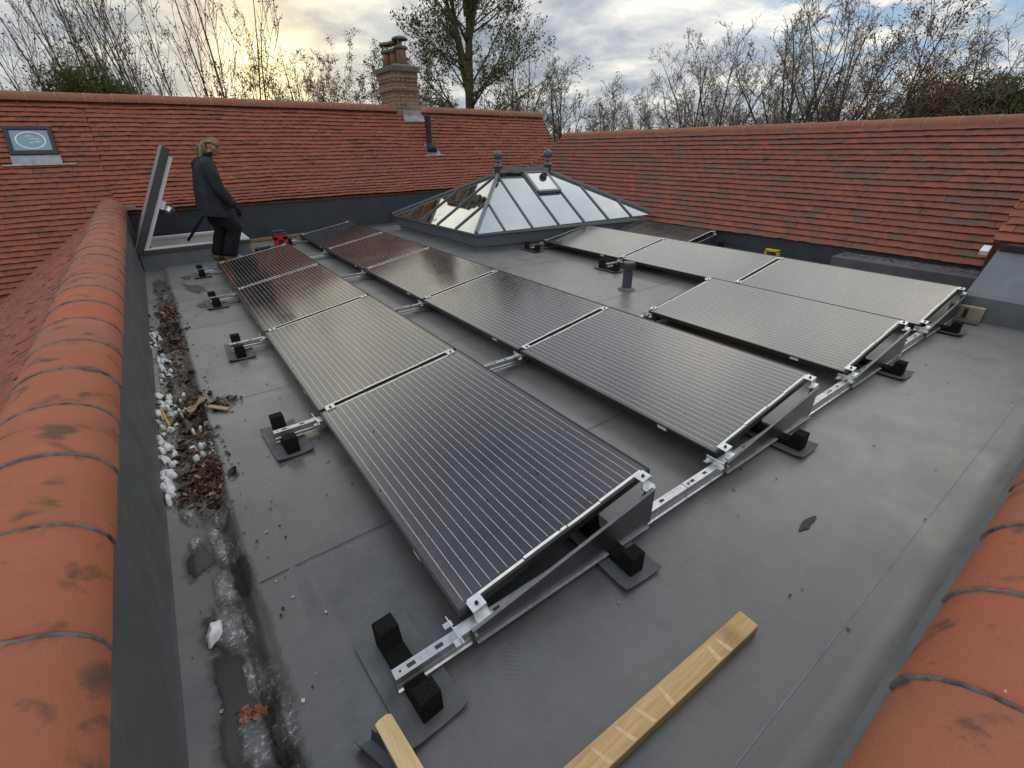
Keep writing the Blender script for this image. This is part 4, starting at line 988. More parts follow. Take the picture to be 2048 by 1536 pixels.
# ------------------------------------------------------------------ wet patches, slush, snow and leaves in the gutter
def blob_patch(name, mat, outlines, z0, kind, bumps=0., **kw):
    mb = MB(); fades = []
    for (cx, cy, rx, ry, ang, seed) in outlines:
        n = 44; rings = 8; base = len(mb.v)
        for q in range(rings + 1):
            f = q / rings
            for k in range(n):
                a = 2 * math.pi * k / n; rr = f * (1 + (.30 if bumps else .5) * nz(math.cos(a) * 1.3, math.sin(a) * 1.3, seed) + .14 * nz(math.cos(a) * 3., math.sin(a) * 3., seed + 5))
                lx, ly = rr * rx * math.cos(a), rr * ry * math.sin(a); x = cx + lx * math.cos(ang) - ly * math.sin(ang); y = cy + lx * math.sin(ang) + ly * math.cos(ang)
                hgt = bumps * max(0., 1 - f ** 2) ** .6 * max(.1, .75 + .55 * nz(x * 19, y * 19, seed) + .4 * nz(x * 48, y * 48, seed)) if bumps else 0
                mb.v.append((x, y, gz(x, y) + z0 * (1 if not bumps else min(1., (1 - f) * 4 + .1)) + hgt)); fades.append(1 - f)
        for q in range(rings):
            for k in range(n):
                k2 = (k + 1) % n; a, b = base + q * n, base + (q + 1) * n
                mb.f.append((a + k, b + k, b + k2, a + k2) if q else (a, b + k, b + k2)); mb.m.append(0); mb.t.append(.5)
    ob = mb.build(name, mat, smooth=True); at = ob.data.attributes.new('fade', 'FLOAT', 'POINT'); at.data.foreach_set('value', fades); tag(ob, kind=kind); return ob
def gz(x, y):
    w = x - WALLX(y); P = [(-.1, -.02)] + xs
    for (a, za), (b, zb) in zip(P, P[1:]):
        if a <= w <= b: return za + (zb - za) * (w - a) / (b - a) + fold_z(w, y)
    return deck_z(x, y)
WET = [(-.66, .20, .085, .34, .1, 1.), (-.58, -.12, .045, .24, .15, 2.), (-.70, .62, .05, .12, 0, 3.), (-.73, 1.02, .05, .10, 0, 4.), (-.61, .88, .055, .22, .1, 5.), (-.66, 1.42, .06, .12, 0, 6.), (-.70, 5.15, .09, .30, 0, 7.), (-.60, -.42, .05, .2, 0, 8.)]
blob_patch('puddle', 'damp_film', [(x, y, rx + .022, ry + .04, a, q) for x, y, rx, ry, a, q in WET], .0025, 'structure')
blob_patch('puddle', 'wet_film', WET, .004, 'structure')
blob_patch('puddle', 'damp_film', [(-.36, 6.0, .10, .42, .2, 9.), (-.33, 5.15, .10, .12, 0, 10.), (-.40, 6.75, .07, .2, 0, 11.), (-.72, 6.6, .09, .7, 0, 12.), (-.58, .45, .08, .5, .05, 13.), (.3, 7.3, .4, .1, 0, 14.), (-.71, 3.0, .095, .75, 0, 15.), (-.71, 4.4, .095, .8, 0, 16.), (-.70, 1.9, .09, .55, 0, 17.), (-.71, 5.6, .09, .5, 0, 18.), (-.45, 2.45, .10, .12, 0, 19.)], .003, 'structure')
SL = [(-.66, .58, .06, .17, .15, 21.), (-.60, .30, .05, .14, .2, 22.), (-.75, 1.40, .045, .11, 0, 23.), (-.74, 1.15, .03, .06, 0, 24.), (-.66, 1.15, .035, .08, 0, 27.), (-.57, .10, .045, .10, 0, 25.), (-.59, .95, .04, .08, 0, 26.), (-.62, -.1, .045, .14, .1, 29.)]
SL += [(-.63 + .03 * math.sin(k * 2.1), -.35 + .23 * k, .045 + .02 * math.sin(k * 1.3), .13, .12, 120. + k * 3.3) for k in range(8)]
blob_patch('slush', 'slush', SL, .005, 'stuff', .003)
SN = []; r = random.Random(71)
for (y0, y1, x, n, q) in ((1.55, 2.4, .035, 30, .9), (2.3, 2.95, .06, 26, .9), (3.85, 4.6, .03, 14, .7), (3.25, 3.8, .09, 14, .8), (1.7, 2.3, .20, 12, .7), (2.5, 3.0, .16, 8, .7)):
    for k in range(n):
        yy = r.uniform(y0, y1); SN.append((max(WALLX(yy) + .012, WALLX(yy) + x + r.gauss(0, .028)), yy + r.gauss(0, .05), r.uniform(.012, .028) * q, r.uniform(.018, .05) * q, r.uniform(-.4, .4), 40. + len(SN) * 1.7))
blob_patch('melting_snow', 'snow', SN, .010, 'stuff', .028)
tag(blob_patch('ice_lump', 'snow', [(-.715, .60, .026, .052, -.35, 91.)], .012, None, .032), 'white lump of ice in the wet near end of the gutter', 'ice')
def leaf(mb, x, y, z, s_, r, t, curl=1.):
    a = r.uniform(0, 6.28); tx, ty = r.uniform(-.7, .7) * curl, r.uniform(-.7, .7) * curl
    u_ = V((math.cos(a), math.sin(a), tx)).normalized() * s_; w_ = V((-math.sin(a), math.cos(a), ty)).normalized() * s_ * r.uniform(.45, .75); up = V((0, 0, s_ * r.uniform(-.2, .5) * curl)); c = V((x, y, z))
    p = [c - u_, c - u_ * .4 + w_ + up, c + u_ * .35 + w_ * .9 + up, c + u_, c + u_ * .35 - w_ * .9 + up, c - u_ * .4 - w_ + up]; mid0, mid1 = c - u_ * .4, c + u_ * .35
    b = len(mb.v); mb.v += [tuple(q) for q in p + [mid0, mid1]]
    for f in ((0, 6, 1), (6, 7, 2, 1), (7, 3, 2), (0, 5, 6), (6, 5, 4, 7), (7, 4, 3)): mb.f.append(tuple(b + k for k in f)); mb.m.append(0); mb.t.append(t)
mb = MB(); r = random.Random(99)
CL = [(-.70, 4.55, .07, .28, 360), (-.68, 4.05, .08, .2, 200), (-.66, 3.2, .08, .22, 220), (-.58, 2.62, .10, .12, 220), (-.46, 2.45, .06, .05, 80), (-.68, 2.5, .07, .2, 150), (-.59, 2.0, .035, .28, 260), (-.70, 2.0, .05, .2, 80), (-.62, 1.66, .07, .09, 260), (-.68, 1.55, .07, .05, 90), (-.68, 5.3, .07, .35, 160), (-.64, 5.0, .05, .4, 160), (-.53, 1.6, .05, .08, 60)]
for cx, cy, sx, sy, n in CL:
    for _ in range(n):
        y = r.gauss(cy, sy * 1.15); x = max(WALLX(y) + .02, min(WALLX(y) + (.50 if cx > -.5 else .33), r.gauss(cx, sx)))
        if x > WALLX(y) + .27 and cx < -.5 and r.random() < .75: x = WALLX(y) + r.uniform(.06, .27)
        d_ = abs(x - cx) / sx + abs(y - cy) / sy
        leaf(mb, x, y, gz(x, y) + .008 + r.random() * .03 * max(0, 1 - d_ * .4), (r.uniform(.005, .015) if r.random() < .8 else r.uniform(.018, .034)), r, min(1, max(0, r.gauss(.40, .36))))
for _ in range(1500):
    y = r.uniform(1.45, 6.0); x = WALLX(y) + r.uniform(.02, .27); 
    if nz(x * 9, y * 3, 5.) < -.1: continue
    leaf(mb, x, y, gz(x, y) + .006, r.uniform(.003, .009), r, min(1, max(0, r.gauss(.62, .4))), .5)
tag(mb.build('leaf_litter', 'leaf_litter'), kind='stuff')
mb = MB(); r = random.Random(123)
for k in range(420):
    if k < 230: x, y = r.gauss(-.58, .12), r.uniform(.1, 6.2)
    elif k < 330: x, y = r.uniform(-.5, .1), r.uniform(1., 6.)
    else: x, y = r.uniform(.3, 5.), r.uniform(-.8, 2.)
    x = max(WALLX(y) + .03, x); s_ = r.uniform(.003, .009); leaf(mb, x, y, gz(x, y) + .006, s_, r, r.random(), .4)
for rw_ in ((0., 4 * PITCH), (1.52, 5 * PITCH)):
    for k in range(60):
        s_, l_ = r.uniform(.02, .97), r.uniform(0, rw_[1]); p = pp(s_, l_); leaf(mb, p.x + rw_[0], p.y, p.z + .002, r.uniform(.003, .007), r, r.random() * .7, .2)
tag(mb.build('roof_grit', 'debris'), kind='stuff')
def big_leaf(name, x, y, s_, mat, label, ang, cat='leaf', up=.006):
    mb = MB(); n = 18; c = (x, y, gz(x, y) + up + .004); ring = []
    for k in range(n):
        a = 2 * math.pi * k / n; rr = s_ * (1 + .08 * (-1) ** k) * (1.15 if k == 0 else 1) * (.75 + .25 * abs(math.cos(a)))
        xx, yy = x + rr * math.cos(a + ang), y + rr * math.sin(a + ang); ring.append((xx, yy, gz(xx, yy) + up + .006 * math.sin(3 * a)))
    for k in range(n): mb.face([c, ring[k], ring[(k + 1) % n]])
    mb.bar((x - s_ * 1.6 * math.cos(ang), y - s_ * 1.6 * math.sin(ang), gz(x, y) + up + .004), (x + s_ * .9 * math.cos(ang), y + s_ * .9 * math.sin(ang), gz(x, y) + up + .005), .003, .002)
    for k in range(-3, 4):
        if k: mb.bar((x + s_ * .2 * k * math.cos(ang) * .8, y + s_ * .2 * k * math.sin(ang) * .8, c[2] + .0015), (x + s_ * (.2 * k * .8 + .3) * math.cos(ang) - s_ * .6 * math.sin(ang), y + s_ * (.2 * k * .8 + .3) * math.sin(ang) + s_ * .6 * math.cos(ang), c[2] + .001), .0015, .001)
    return tag(mb.build(name, mat), label, cat)
big_leaf('fallen_leaf', -.632, .205, .030, 'wet_leaf', 'ribbed red-brown leaf lying flat in the puddle, veins plain', -.9)
big_leaf('fallen_leaf', -.668, .225, .026, 'wet_leaf', 'crumpled red-brown leaf in the puddle, partly sunk beside a ribbed one', 1.2)
big_leaf('fallen_leaf', -.61, 2.52, .062, 'tan_leaf', 'large pale tan leaf on top of the gutter debris', .3, up=.045)
big_leaf('fallen_leaf', -.315, -.115, .022, 'wet_leaf', 'dark brown leaf under the edge of the corner pad by the timber offcut', .6, up=.002)
mb = MB(); mb.obox((-.49, 2.37, .02), (.05, -.05, -.006), (.012, .012, 0), (0, 0, .006)); tag(mb.build('bark_strip', 'tan_leaf', bevel=.003), 'pale curled bark strip at the edge of the leaf pile on the deck', 'bark')
mb = MB(); r = random.Random(17); cx, cy = 1.55, -.46
for k in range(14):
    a = 2 * math.pi * k / 14; 
pts = [(cx + .075 * (1 + .9 * nz(math.cos(2 * math.pi * k / 20), math.sin(2 * math.pi * k / 20), 3.)) * math.cos(2 * math.pi * k / 20), cy + .016 * (1 + .9 * nz(math.cos(2 * math.pi * k / 20), math.sin(2 * math.pi * k / 20), 6.)) * math.sin(2 * math.pi * k / 20), .004) for k in range(20)]
mb.face(pts); tag(mb.build('membrane_scrap', 'tar'), 'torn dark scrap of membrane stuck to the bare deck', 'membrane scrap')

# ------------------------------------------------------------------ person
def skin_obj(name, joints, edges, mat, parent, sub=2, loc=V((0, 0, 0)), extra=None):
    names = list(joints); me = bpy.data.meshes.new(name); me.from_pydata([joints[k][0] for k in names], [(names.index(a), names.index(b)) for a, b in edges][:] and [(names.index(a), names.index(b)) for a, b in edges], [])
    ob = bpy.data.objects.new(name, me); col.objects.link(ob); md = ob.modifiers.new('skin', 'SKIN'); md.use_smooth_shade = True
    for i, k in enumerate(names):
        sv = me.skin_vertices[0].data[i]; r_ = joints[k][1]; sv.radius = r_ if isinstance(r_, tuple) else (r_, r_); sv.use_root = (i == 0)
    s2 = ob.modifiers.new('sub', 'SUBSURF'); s2.levels = sub; s2.render_levels = sub
    dg = bpy.context.evaluated_depsgraph_get(); dg.update(); m2 = bpy.data.meshes.new_from_object(ob.evaluated_get(dg)); bpy.data.objects.remove(ob)
    if extra:
        bm = bmesh.new(); bm.from_mesh(m2)
        for e in extra: bm.from_mesh(e)
        bm.to_mesh(m2); bm.free()
    m2.name = name; m2.materials.clear(); m2.materials.append(MATS[mat]); m2.polygons.foreach_set('use_smooth', [True] * len(m2.polygons))
    o2 = bpy.data.objects.new(name, m2); col.objects.link(o2); o2.parent = parent
    return o2
def raw_skin(joints, edges, sub=1):
    o = skin_obj('tmp', joints, edges, 'skin', None, sub); m = o.data; bpy.data.objects.remove(o); return m
pr = thing('person', (.24, 7.6, 0), 'person in dark grey jacket and black trousers, fair dreadlocks tied back, looking down', 'person', rz=R(14))
def hand(w, side, d):
    w = V(w); J = {'w': (w, .024), 'p': (w + V(d) * .05, (.022, .034)), 'k': (w + V(d) * .085, (.014, .038))}; E_ = [('w', 'p'), ('p', 'k')]
    for f in range(4):
        o = (f - 1.5) * .018; L = (.07, .085, .08, .062)[f]; b = w + V(d) * .088 + V((o * .9, 0, 0))
        J['f%da' % f] = (b, .0088); J['f%db' % f] = (b + V(d) * L * .5 + V((0, -side * .006, 0)), .0082); J['f%dc' % f] = (b + V(d) * L * .9 + V((-.008, -side * .026, .004)), .007); E_ += [('k', 'f%da' % f), ('f%da' % f, 'f%db' % f), ('f%db' % f, 'f%dc' % f)]
    t0 = w + V(d) * .035 + V((.03, 0, 0)); J['t0'] = (t0, .012); J['t1'] = (t0 + V((.022, -side * .008, -.03)), .010); J['t2'] = (t0 + V((.022, -side * .02, -.058)), .0085); E_ += [('p', 't0'), ('t0', 't1'), ('t1', 't2')]
    return raw_skin(J, E_, 1)
def head_mesh(c, pitch):
    mb = MB(); n = 20; rows = 16; base = []
    for i in range(rows + 1):
        th = math.pi * i / rows; row = []
        for k in range(n):
            ph = 2 * math.pi * k / n; x, y, z = math.sin(th) * math.cos(ph), math.sin(th) * math.sin(ph), math.cos(th)
            X, Y, Zz = x * .098, y * .076, z * .118
            if z < 0: X = X * (1 + .12 * z) + .012 * (-z); Y *= 1 + .38 * z
            if x > .6 and abs(y) < .3:
                if -.35 < z < .12: X += .020 * (1 - abs(y) / .3) * (1 - abs(z + .22) / .34 if z < -.0 else .3)
                if abs(z + .52) < .10: X += .006
            if x > .55 and .15 < abs(y) < .55 and abs(z - .02) < .12: X -= .008
            row.append((X, Y, Zz))
        base.append(row)
    for row in base: mb.v += row
    for i in range(rows):
        for k in range(n): mb.f.append((i * n + k, (i + 1) * n + k, (i + 1) * n + (k + 1) % n, i * n + (k + 1) % n)); mb.m.append(0); mb.t.append(.5)
    for sgn in (-1, 1):  # ears
        mb.tube_rings([[V((-.005 + .022 * math.cos(2 * math.pi * k / 8) * q, sgn * (.074 + o), -.012 + .032 * math.sin(2 * math.pi * k / 8) * q)) for k in range(8)] for q, o in ((.8, -.01), (1, .005), (.9, .014), (.3, .012))])
    cp, sp = math.cos(pitch), math.sin(pitch)
    mb.v = [(c[0] + x * cp + z * sp, c[1] + y, c[2] - x * sp + z * cp) for x, y, z in mb.v]
    me = bpy.data.meshes.new('h'); me.from_pydata(mb.v, [], mb.f); return me
HC = V((.265, 0, 1.585))
Jb = {'pel': ((.02, 0, .86), (.13, .15)), 'sp1': ((.03, 0, 1.02), (.11, .14)), 'sp2': ((.05, 0, 1.2), (.10, .13)), 'ch': ((.09, 0, 1.33), (.07, .11)), 'nk': ((.16, 0, 1.455), .055), 'hd': ((.235, 0, 1.56), .06)}
Eb = [('pel', 'sp1'), ('sp1', 'sp2'), ('sp2', 'ch'), ('ch', 'nk'), ('nk', 'hd')]
WR = {-1: V((.245, -.25, .80)), 1: V((.16, .25, .80))}
for s_ in (-1, 1):
    sd = 'r' if s_ < 0 else 'l'
    Jb['sh' + sd] = ((.08, s_ * .15, 1.34), .05); Jb['el' + sd] = ((.10 if s_ < 0 else .04, s_ * .25, 1.06), .042); Jb['wr' + sd] = (tuple(WR[s_]), .026)
    Jb['hp' + sd] = ((.02, s_ * .09, .82), .09); Jb['kn' + sd] = ((.20 if s_ < 0 else .10, s_ * .10, .46), .058); Jb['an' + sd] = ((.03 if s_ < 0 else -.04, s_ * .10, .09), .038); Jb['to' + sd] = ((.16 if s_ < 0 else .09, s_ * .11, .045), .035)
    Eb += [('ch', 'sh' + sd), ('sh' + sd, 'el' + sd), ('el' + sd, 'wr' + sd), ('pel', 'hp' + sd), ('hp' + sd, 'kn' + sd), ('kn' + sd, 'an' + sd), ('an' + sd, 'to' + sd)]
skin_obj('body', Jb, Eb, 'skin', pr, 2, extra=[head_mesh(HC, .42)])
for s_, dd in ((-1, V((.25, 0, -.97))), (1, V((.2, 0, -.97)))):
    gm = hand(WR[s_] + V((.01, 0, -.02)), s_, dd); gm.name = 'glove'; gm.materials.clear(); gm.materials.append(MATS['cloth_trousers']); gm.polygons.foreach_set('use_smooth', [True] * len(gm.polygons)); go = bpy.data.objects.new('glove', gm); col.objects.link(go); go.parent = pr
# jacket: lofted rings for the trunk and skinned sleeves
def fold(x, y, z, a=.008): return a * (nz(x * 7, y * 7, z * 9) + .6 * nz(x * 16, y * 16, z * 13))
mb = MB(); rings = []
for (cx, z, rx, ry) in ((.065, .655, .235, .235), (.06, .70, .232, .232), (.05, .80, .215, .222), (.04, .92, .195, .21), (.04, 1.05, .178, .20), (.05, 1.18, .162, .20), (.07, 1.29, .150, .205), (.095, 1.37, .122, .185), (.115, 1.415, .095, .135), (.135, 1.45, .078, .088), (.15, 1.475, .07, .075), (.165, 1.495, .066, .07)):
    row = []
    for k in range(32):
        a = 2 * math.pi * k / 32; tilt_ = -.10 * (math.cos(a)) if z < .72 else 0
        x, y = cx + rx * math.cos(a), ry * math.sin(a); f = fold(x, y, z, .020 if z < 1.3 else .006)
        row.append(V((x + f * math.cos(a), y + f * math.sin(a), z + tilt_ * .35)))
    rings.append(row)
mb.tube_rings(rings, cap=False)
jk = mb.build('jacket', 'cloth_jacket', pr, True, smooth=True)
for s_ in (-1, 1):
    e = V(Jb['elr' if s_ < 0 else 'ell'][0]); w = WR[s_]; s0 = V((.075, s_ * .155, 1.37))
    mb = MB(); P = [s0 + V((0, -s_ * .05, .03)), s0 + V((0, s_ * .03, -.01)), s0.lerp(e, .45) + V((0, s_ * .02, 0)), e, e.lerp(w, .4), e.lerp(w, .8), w + V((.005, 0, -.01))]
    mb.tube(P, [.075, .092, .085, .075, .070, .062, .056], 16); 
    mb.v = [(x + fold(x, y, z, .012), y + fold(y, z, x, .010), z) for x, y, z in mb.v]
    mb.build('sleeve', 'cloth_jacket', jk, True, smooth=True)
mb = MB(); mb.tube_rings([[V((.16 + r_ * 1.05 * math.cos(2 * math.pi * k / 20), r_ * math.sin(2 * math.pi * k / 20), z + .02 * math.cos(2 * math.pi * k / 20))) for k in range(20)] for r_, z in ((.075, 1.462), (.082, 1.49), (.074, 1.52), (.068, 1.515))], cap=False); mb.build('collar', 'cloth_trousers', jk, True, smooth=True)
mb = MB()
for s_, kx, ax in ((-1, .215, .04), (1, .11, -.03)):
    mb2 = MB(); P = [(.03, s_ * .075, .86), (.055, s_ * .085, .74), (.12 if s_ < 0 else .06, s_ * .10, .60), (kx, s_ * .105, .46), ((kx + ax) / 2, s_ * .108, .30), (ax + .02, s_ * .11, .17), (ax, s_ * .112, .105), (ax - .005, s_ * .112, .085)]
    mb2.tube(P, [.11, .115, .115, .105, .098, .098, .10, .085], 18)
    b = len(mb.v); mb.v += [(x + fold(x, y, z, .016), y + fold(y, z, x, .014), z) for x, y, z in mb2.v]; mb.f += [tuple(i + b for i in f) for f in mb2.f]; mb.m += mb2.m; mb.t += mb2.t
mb.build('trousers', 'cloth_trousers', pr, True, smooth=True)
for s_, ax in ((-1, .04), (1, -.03)):
    mb = MB(); y = s_ * .112; rr = []
    for (x, w, h0, h1) in ((-.085, .03, .02, .09), (-.07, .042, .008, .11), (-.02, .046, .004, .12), (.04, .048, .004, .10), (.075, .050, .004, .085)):
        rr.append([V((ax + x, y + w * math.cos(2 * math.pi * k / 14), (h0 + h1) / 2 + (h1 - h0) / 2 * math.sin(2 * math.pi * k / 14))) for k in range(14)])
    mb.tube_rings(rr); bt = mb.build('boot', 'boot_brown', pr, True, smooth=True)
    mb = MB(); rr = []
    for (x, w, h0, h1) in ((.075, .051, .004, .086), (.12, .050, .004, .075), (.16, .042, .006, .06), (.185, .025, .012, .04)):
        rr.append([V((ax + x, y + w * math.cos(2 * math.pi * k / 14), (h0 + h1) / 2 + (h1 - h0) / 2 * math.sin(2 * math.pi * k / 14))) for k in range(14)])
    mb.tube_rings(rr); mb.build('toe_cap', 'plastic_blue', bt, True, smooth=True)
mb = MB(); r = random.Random(31); cp, sp = math.cos(.42), math.sin(.42)
def hp(x, y, z): return V((HC.x + x * cp + z * sp, HC.y + y, HC.z - x * sp + z * cp))
for k in range(95):   # locks combed back over the skull to the tie
    a = r.uniform(-1.45, 1.45); s0 = r.uniform(.15, .66); q = []
    for i in range(6):
        f = i / 5; th = s0 * (1 - f) * 1.15 - f * 1.25
        rad = 1.07 + .07 * math.sin(f * 5 + k * 1.7)
        x = .104 * math.sin(th) * rad if True else 0; z = .124 * math.cos(th) * rad * math.cos(a * (1 - .55 * f)); y = .088 * math.sin(a * (1 - .6 * f)) * rad
        q.append(hp(x, y, z * (1 - .35 * f) - .01 * f))
    mb.tube(q, [.006, .009, .010, .010, .010, .009], 6)
tie = hp(-.125, 0, .0)
mb.tube_rings([[tie + V((.03 * math.sin(R(a_)) * math.cos(2 * math.pi * k / 10), .035 * math.sin(R(a_)) * math.sin(2 * math.pi * k / 10), -.035 * math.cos(R(a_)))) for k in range(10)] for a_ in (8, 45, 90, 135, 172)])
for k in range(26):
    a = r.uniform(-.05, .05); L = r.uniform(.13, .23); bx = r.uniform(-.10, .0)
    mb.tube([tie + V((0, a * .5, r.uniform(-.02, .02))), tie + V((bx * .6, a, -.02)), tie + V((bx, a * 1.3, -L * .6)), tie + V((bx * 1.05 + r.uniform(-.01, .01), a * 1.5, -L))], [.010, .012, .011, .006], 6)
mb.build('hair', 'hair', pr, True, smooth=True)
pr.location = (.195, 7.62, 0)

# ------------------------------------------------------------------ trees
GZ = -5.0
def np_tubes(segs, n):
    import numpy as np
    A = np.array([tuple(q[0]) for q in segs]); B = np.array([tuple(q[1]) for q in segs]); ra = np.array([q[2] for q in segs]); rb = np.array([q[3] for q in segs])
    D = B - A; L = np.linalg.norm(D, axis=1, keepdims=True) + 1e-9; D /= L; X = np.cross(D, (.31, .17, .93)); X /= np.linalg.norm(X, axis=1, keepdims=True) + 1e-9; Y = np.cross(D, X)
    an = 2 * np.pi * np.arange(n) / n; c, s_ = np.cos(an)[None, :, None], np.sin(an)[None, :, None]
    ring = X[:, None, :] * c + Y[:, None, :] * s_
    v = np.concatenate([(A - D * .012)[:, None, :] + ring * ra[:, None, None], (B + D * .012)[:, None, :] + ring * rb[:, None, None]], 1).reshape(-1, 3)
    k = np.arange(n); q = np.stack([k, (k + 1) % n, n + (k + 1) % n, n + k], 1)
    f = (np.arange(len(segs))[:, None, None] * 2 * n + q[None]).reshape(-1, 4)
    return v, f
def np_mesh(name, parts, mats, parent):
    """parts: (verts, quads, material, tint array)"""
    import numpy as np
    vs, fs, ms, ts = [], [], [], []; o = 0
    for v, f, m, t_ in parts:
        vs.append(v); fs.append(f + o); o += len(v); ms.append(np.full(len(f), m, dtype=np.int32)); ts.append(t_ if t_ is not None else np.full(len(f), .5))
    v = np.concatenate(vs) - np.array(tuple(parent.location)); f = np.concatenate(fs); me = bpy.data.meshes.new(name)
    me.vertices.add(len(v)); me.vertices.foreach_set('co', v.astype(np.float32).ravel()); me.loops.add(f.size); me.loops.foreach_set('vertex_index', f.astype(np.int32).ravel())
    me.polygons.add(len(f)); me.polygons.foreach_set('loop_start', np.arange(0, f.size, 4, dtype=np.int32)); me.polygons.foreach_set('loop_total', np.full(len(f), 4, dtype=np.int32))
    for k in mats: me.materials.append(MATS[k])
    me.polygons.foreach_set('material_index', np.concatenate(ms)); a = me.attributes.new('tint', 'FLOAT', 'FACE'); a.data.foreach_set('value', np.concatenate(ts).astype(np.float32)); me.update(calc_edges=True); me.validate()
    ob = bpy.data.objects.new(name, me); col.objects.link(ob); ob.parent = parent; return ob
def make_tree(base, top, style, leafd, leafc, seed, label, cat='tree'):
    import numpy as np
    r = random.Random(seed); segs = []; tips = []; G = r.gauss; U = r.uniform
    base, top = V((*base, GZ)), V(top); H = (top - base).length; D0 = (top - base).normalized()
    P = {'multi': dict(n0=6, c=(8, 5, 3), ang=(17, 24, 30), wob=.055, up=.05, lr=(.36, .42, .5)),
         'vase': dict(n0=11, c=(11, 8, 5), ang=(40, 38, 40), wob=.08, up=.03, lr=(.40, .42, .48)),
         'round': dict(n0=11, c=(11, 8, 5), ang=(46, 42, 42), wob=.10, up=.025, lr=(.44, .44, .48)),
         'tall': dict(n0=1, c=(54, 10, 6), ang=(58, 38, 40), wob=.05, up=.03, lr=(.245, .45, .48)),
         'bush': dict(n0=8, c=(6, 5, 4), ang=(28, 34, 40), wob=.12, up=.04, lr=(.34, .42, .5))}[style]
    def rot(d, ang):
        ax = d.cross(V((G(0, 1), G(0, 1), G(0, 1)))).normalized(); return (d * math.cos(ang) + ax * math.sin(ang)).normalized()
    def grow(p, d, L, rad, lev, t0):
        n = (9, 6, 4, 2)[lev]; pts = [p]; ds = []; wb = P['wob'] * (1 if lev else .6); up = P['up'] * (0 if lev == 0 else 1)
        for i in range(n):
            d = (d + V((G(0, wb), G(0, wb), G(0, wb * .7) + up))).normalized()
            p = p + d * (L / n); pts.append(p); ds.append(d)
        for i in range(n): segs.append((pts[i], pts[i + 1], max(rad * (1 - .85 * i / n), .008), max(rad * (1 - .85 * (i + 1) / n), .007), lev))
        if lev == 3: tips.extend(pts[1:]); return
        if lev == 2 and r.random() < .5: tips.append(pts[-1])
        c = max(2, int(P['c'][lev] * U(.8, 1.2)))
        for k in range(c):
            t = t0 + (1 - t0) * ((k + r.random()) / c); i = min(n - 1, int(t * n)); q = pts[i].lerp(pts[i + 1], min(1, t * n - i))
            nd = rot(ds[i], R(P['ang'][lev]) * U(.6, 1.35))
            if style != 'round' and nd.z < -.05 and lev < 2: nd.z = abs(nd.z); nd.normalize()
            LL = L * P['lr'][lev] * U(.65, 1.25) * (1.15 - .6 * t) * (1.2 if style == 'tall' and lev == 0 else 1)
            grow(q, nd, LL, max(.008, rad * (1 - .85 * t) * (.26 if style == 'tall' and lev == 0 else .5)), lev + 1, .12)
    if style == 'tall':
        grow(base, D0, H, .40, 0, .36)
        for k in range(5):
            t = .52 + .05 * k; q = base.lerp(top, t); grow(q, rot(D0, R(12)), H * (1 - t) * .9, .14, 1, .2)
    elif style in ('vase', 'round'):
        tr = .36 if style == 'vase' else .38; q = base + D0 * H * tr; segs.append((base, base.lerp(q, .5), .20, .17, 0)); segs.append((base.lerp(q, .5), q, .17, .15, 0))
        ch_ = H * (1 - tr); W = H * (.25 if style == 'vase' else .30); cen_h = ch_ * .5; side = D0.orthogonal().normalized(); side2 = D0.cross(side)
        for k in range(P['n0']):
            a = 2 * math.pi * (k * .618 + r.random() * .15); th = (k + .5) / P['n0']; ang = R(62 if style == 'round' else 46) * th ** .8 * U(.85, 1.1)
            d = (D0 * math.cos(ang) + (side * math.cos(a) + side2 * math.sin(a)) * math.sin(ang)).normalized()
            dz, dr = math.cos(ang) / (ch_ * .52), math.sin(ang) / W; A_ = dz * dz + dr * dr; B_ = dz * cen_h / (ch_ * .52); LL = (B_ + math.sqrt(max(0., B_ * B_ - A_ * ((cen_h / (ch_ * .52)) ** 2 - 1)))) / A_
            grow(q - D0 * U(0, .3), d, LL * U(.74, .92), U(.055, .085), 0, .10)
    else:
        for k in range(P['n0']):
            a = 2 * math.pi * (k + r.random() * .8) / P['n0']; sp = U(.03, .20) if style == 'multi' else U(.05, .4)
            d = (D0 + V((math.cos(a), math.sin(a), 0)) * sp).normalized(); off = V((math.cos(a), math.sin(a), 0)) * U(.1, .5)
            grow(base + off, d, H * U(.78, 1.05), U(.055, .09), 0, .28)
    root = thing('tree' if style != 'bush' else 'bush', base, label, cat if style != 'bush' else 'bush')
    bark = 'bark_green' if leafc in (2, 3, 4) else 'bark'
    by = [[q for q in segs if q[4] == l] for l in range(4)]
    np_mesh('trunk', [(*np_tubes(by[0], 7), 0, None), (*np_tubes(by[1], 5), 0, None)], [bark], root)
    nl = int(leafd * 2600); g = np.random.default_rng(seed); T = np.array([tuple(q) for q in tips]); c = T[g.integers(0, len(T), nl)] + g.normal(0, .09, (nl, 3))
    if style == 'bush' and leafd > 3:
        m = int(nl * .8); u0 = g.normal(size=(m, 3)); u0 /= np.linalg.norm(u0, axis=1, keepdims=True); rad = (g.random((m, 1)) ** .45) * (1 + .35 * np.sin(u0[:, :1] * 7 + seed) * np.cos(u0[:, 1:2] * 6)); c[:m] = np.array(tuple(top - V((0, 0, .95)))) + u0 * rad * np.array([1.15, 1.15, .95])
    s_ = g.uniform(.022, .052, (nl, 1)) * (1.2 if style == 'bush' else 1.55 if style == 'tall' else 1); u_ = g.normal(size=(nl, 3)); u_ /= np.linalg.norm(u_, axis=1, keepdims=True); w_ = np.cross(u_, g.normal(size=(nl, 3))); w_ /= np.linalg.norm(w_, axis=1, keepdims=True); u_ *= s_; w_ *= s_ * .62
    lv = np.stack([c - u_, c + w_, c + u_, c - w_], 1).reshape(-1, 3); lf_ = np.arange(nl * 4).reshape(-1, 4)
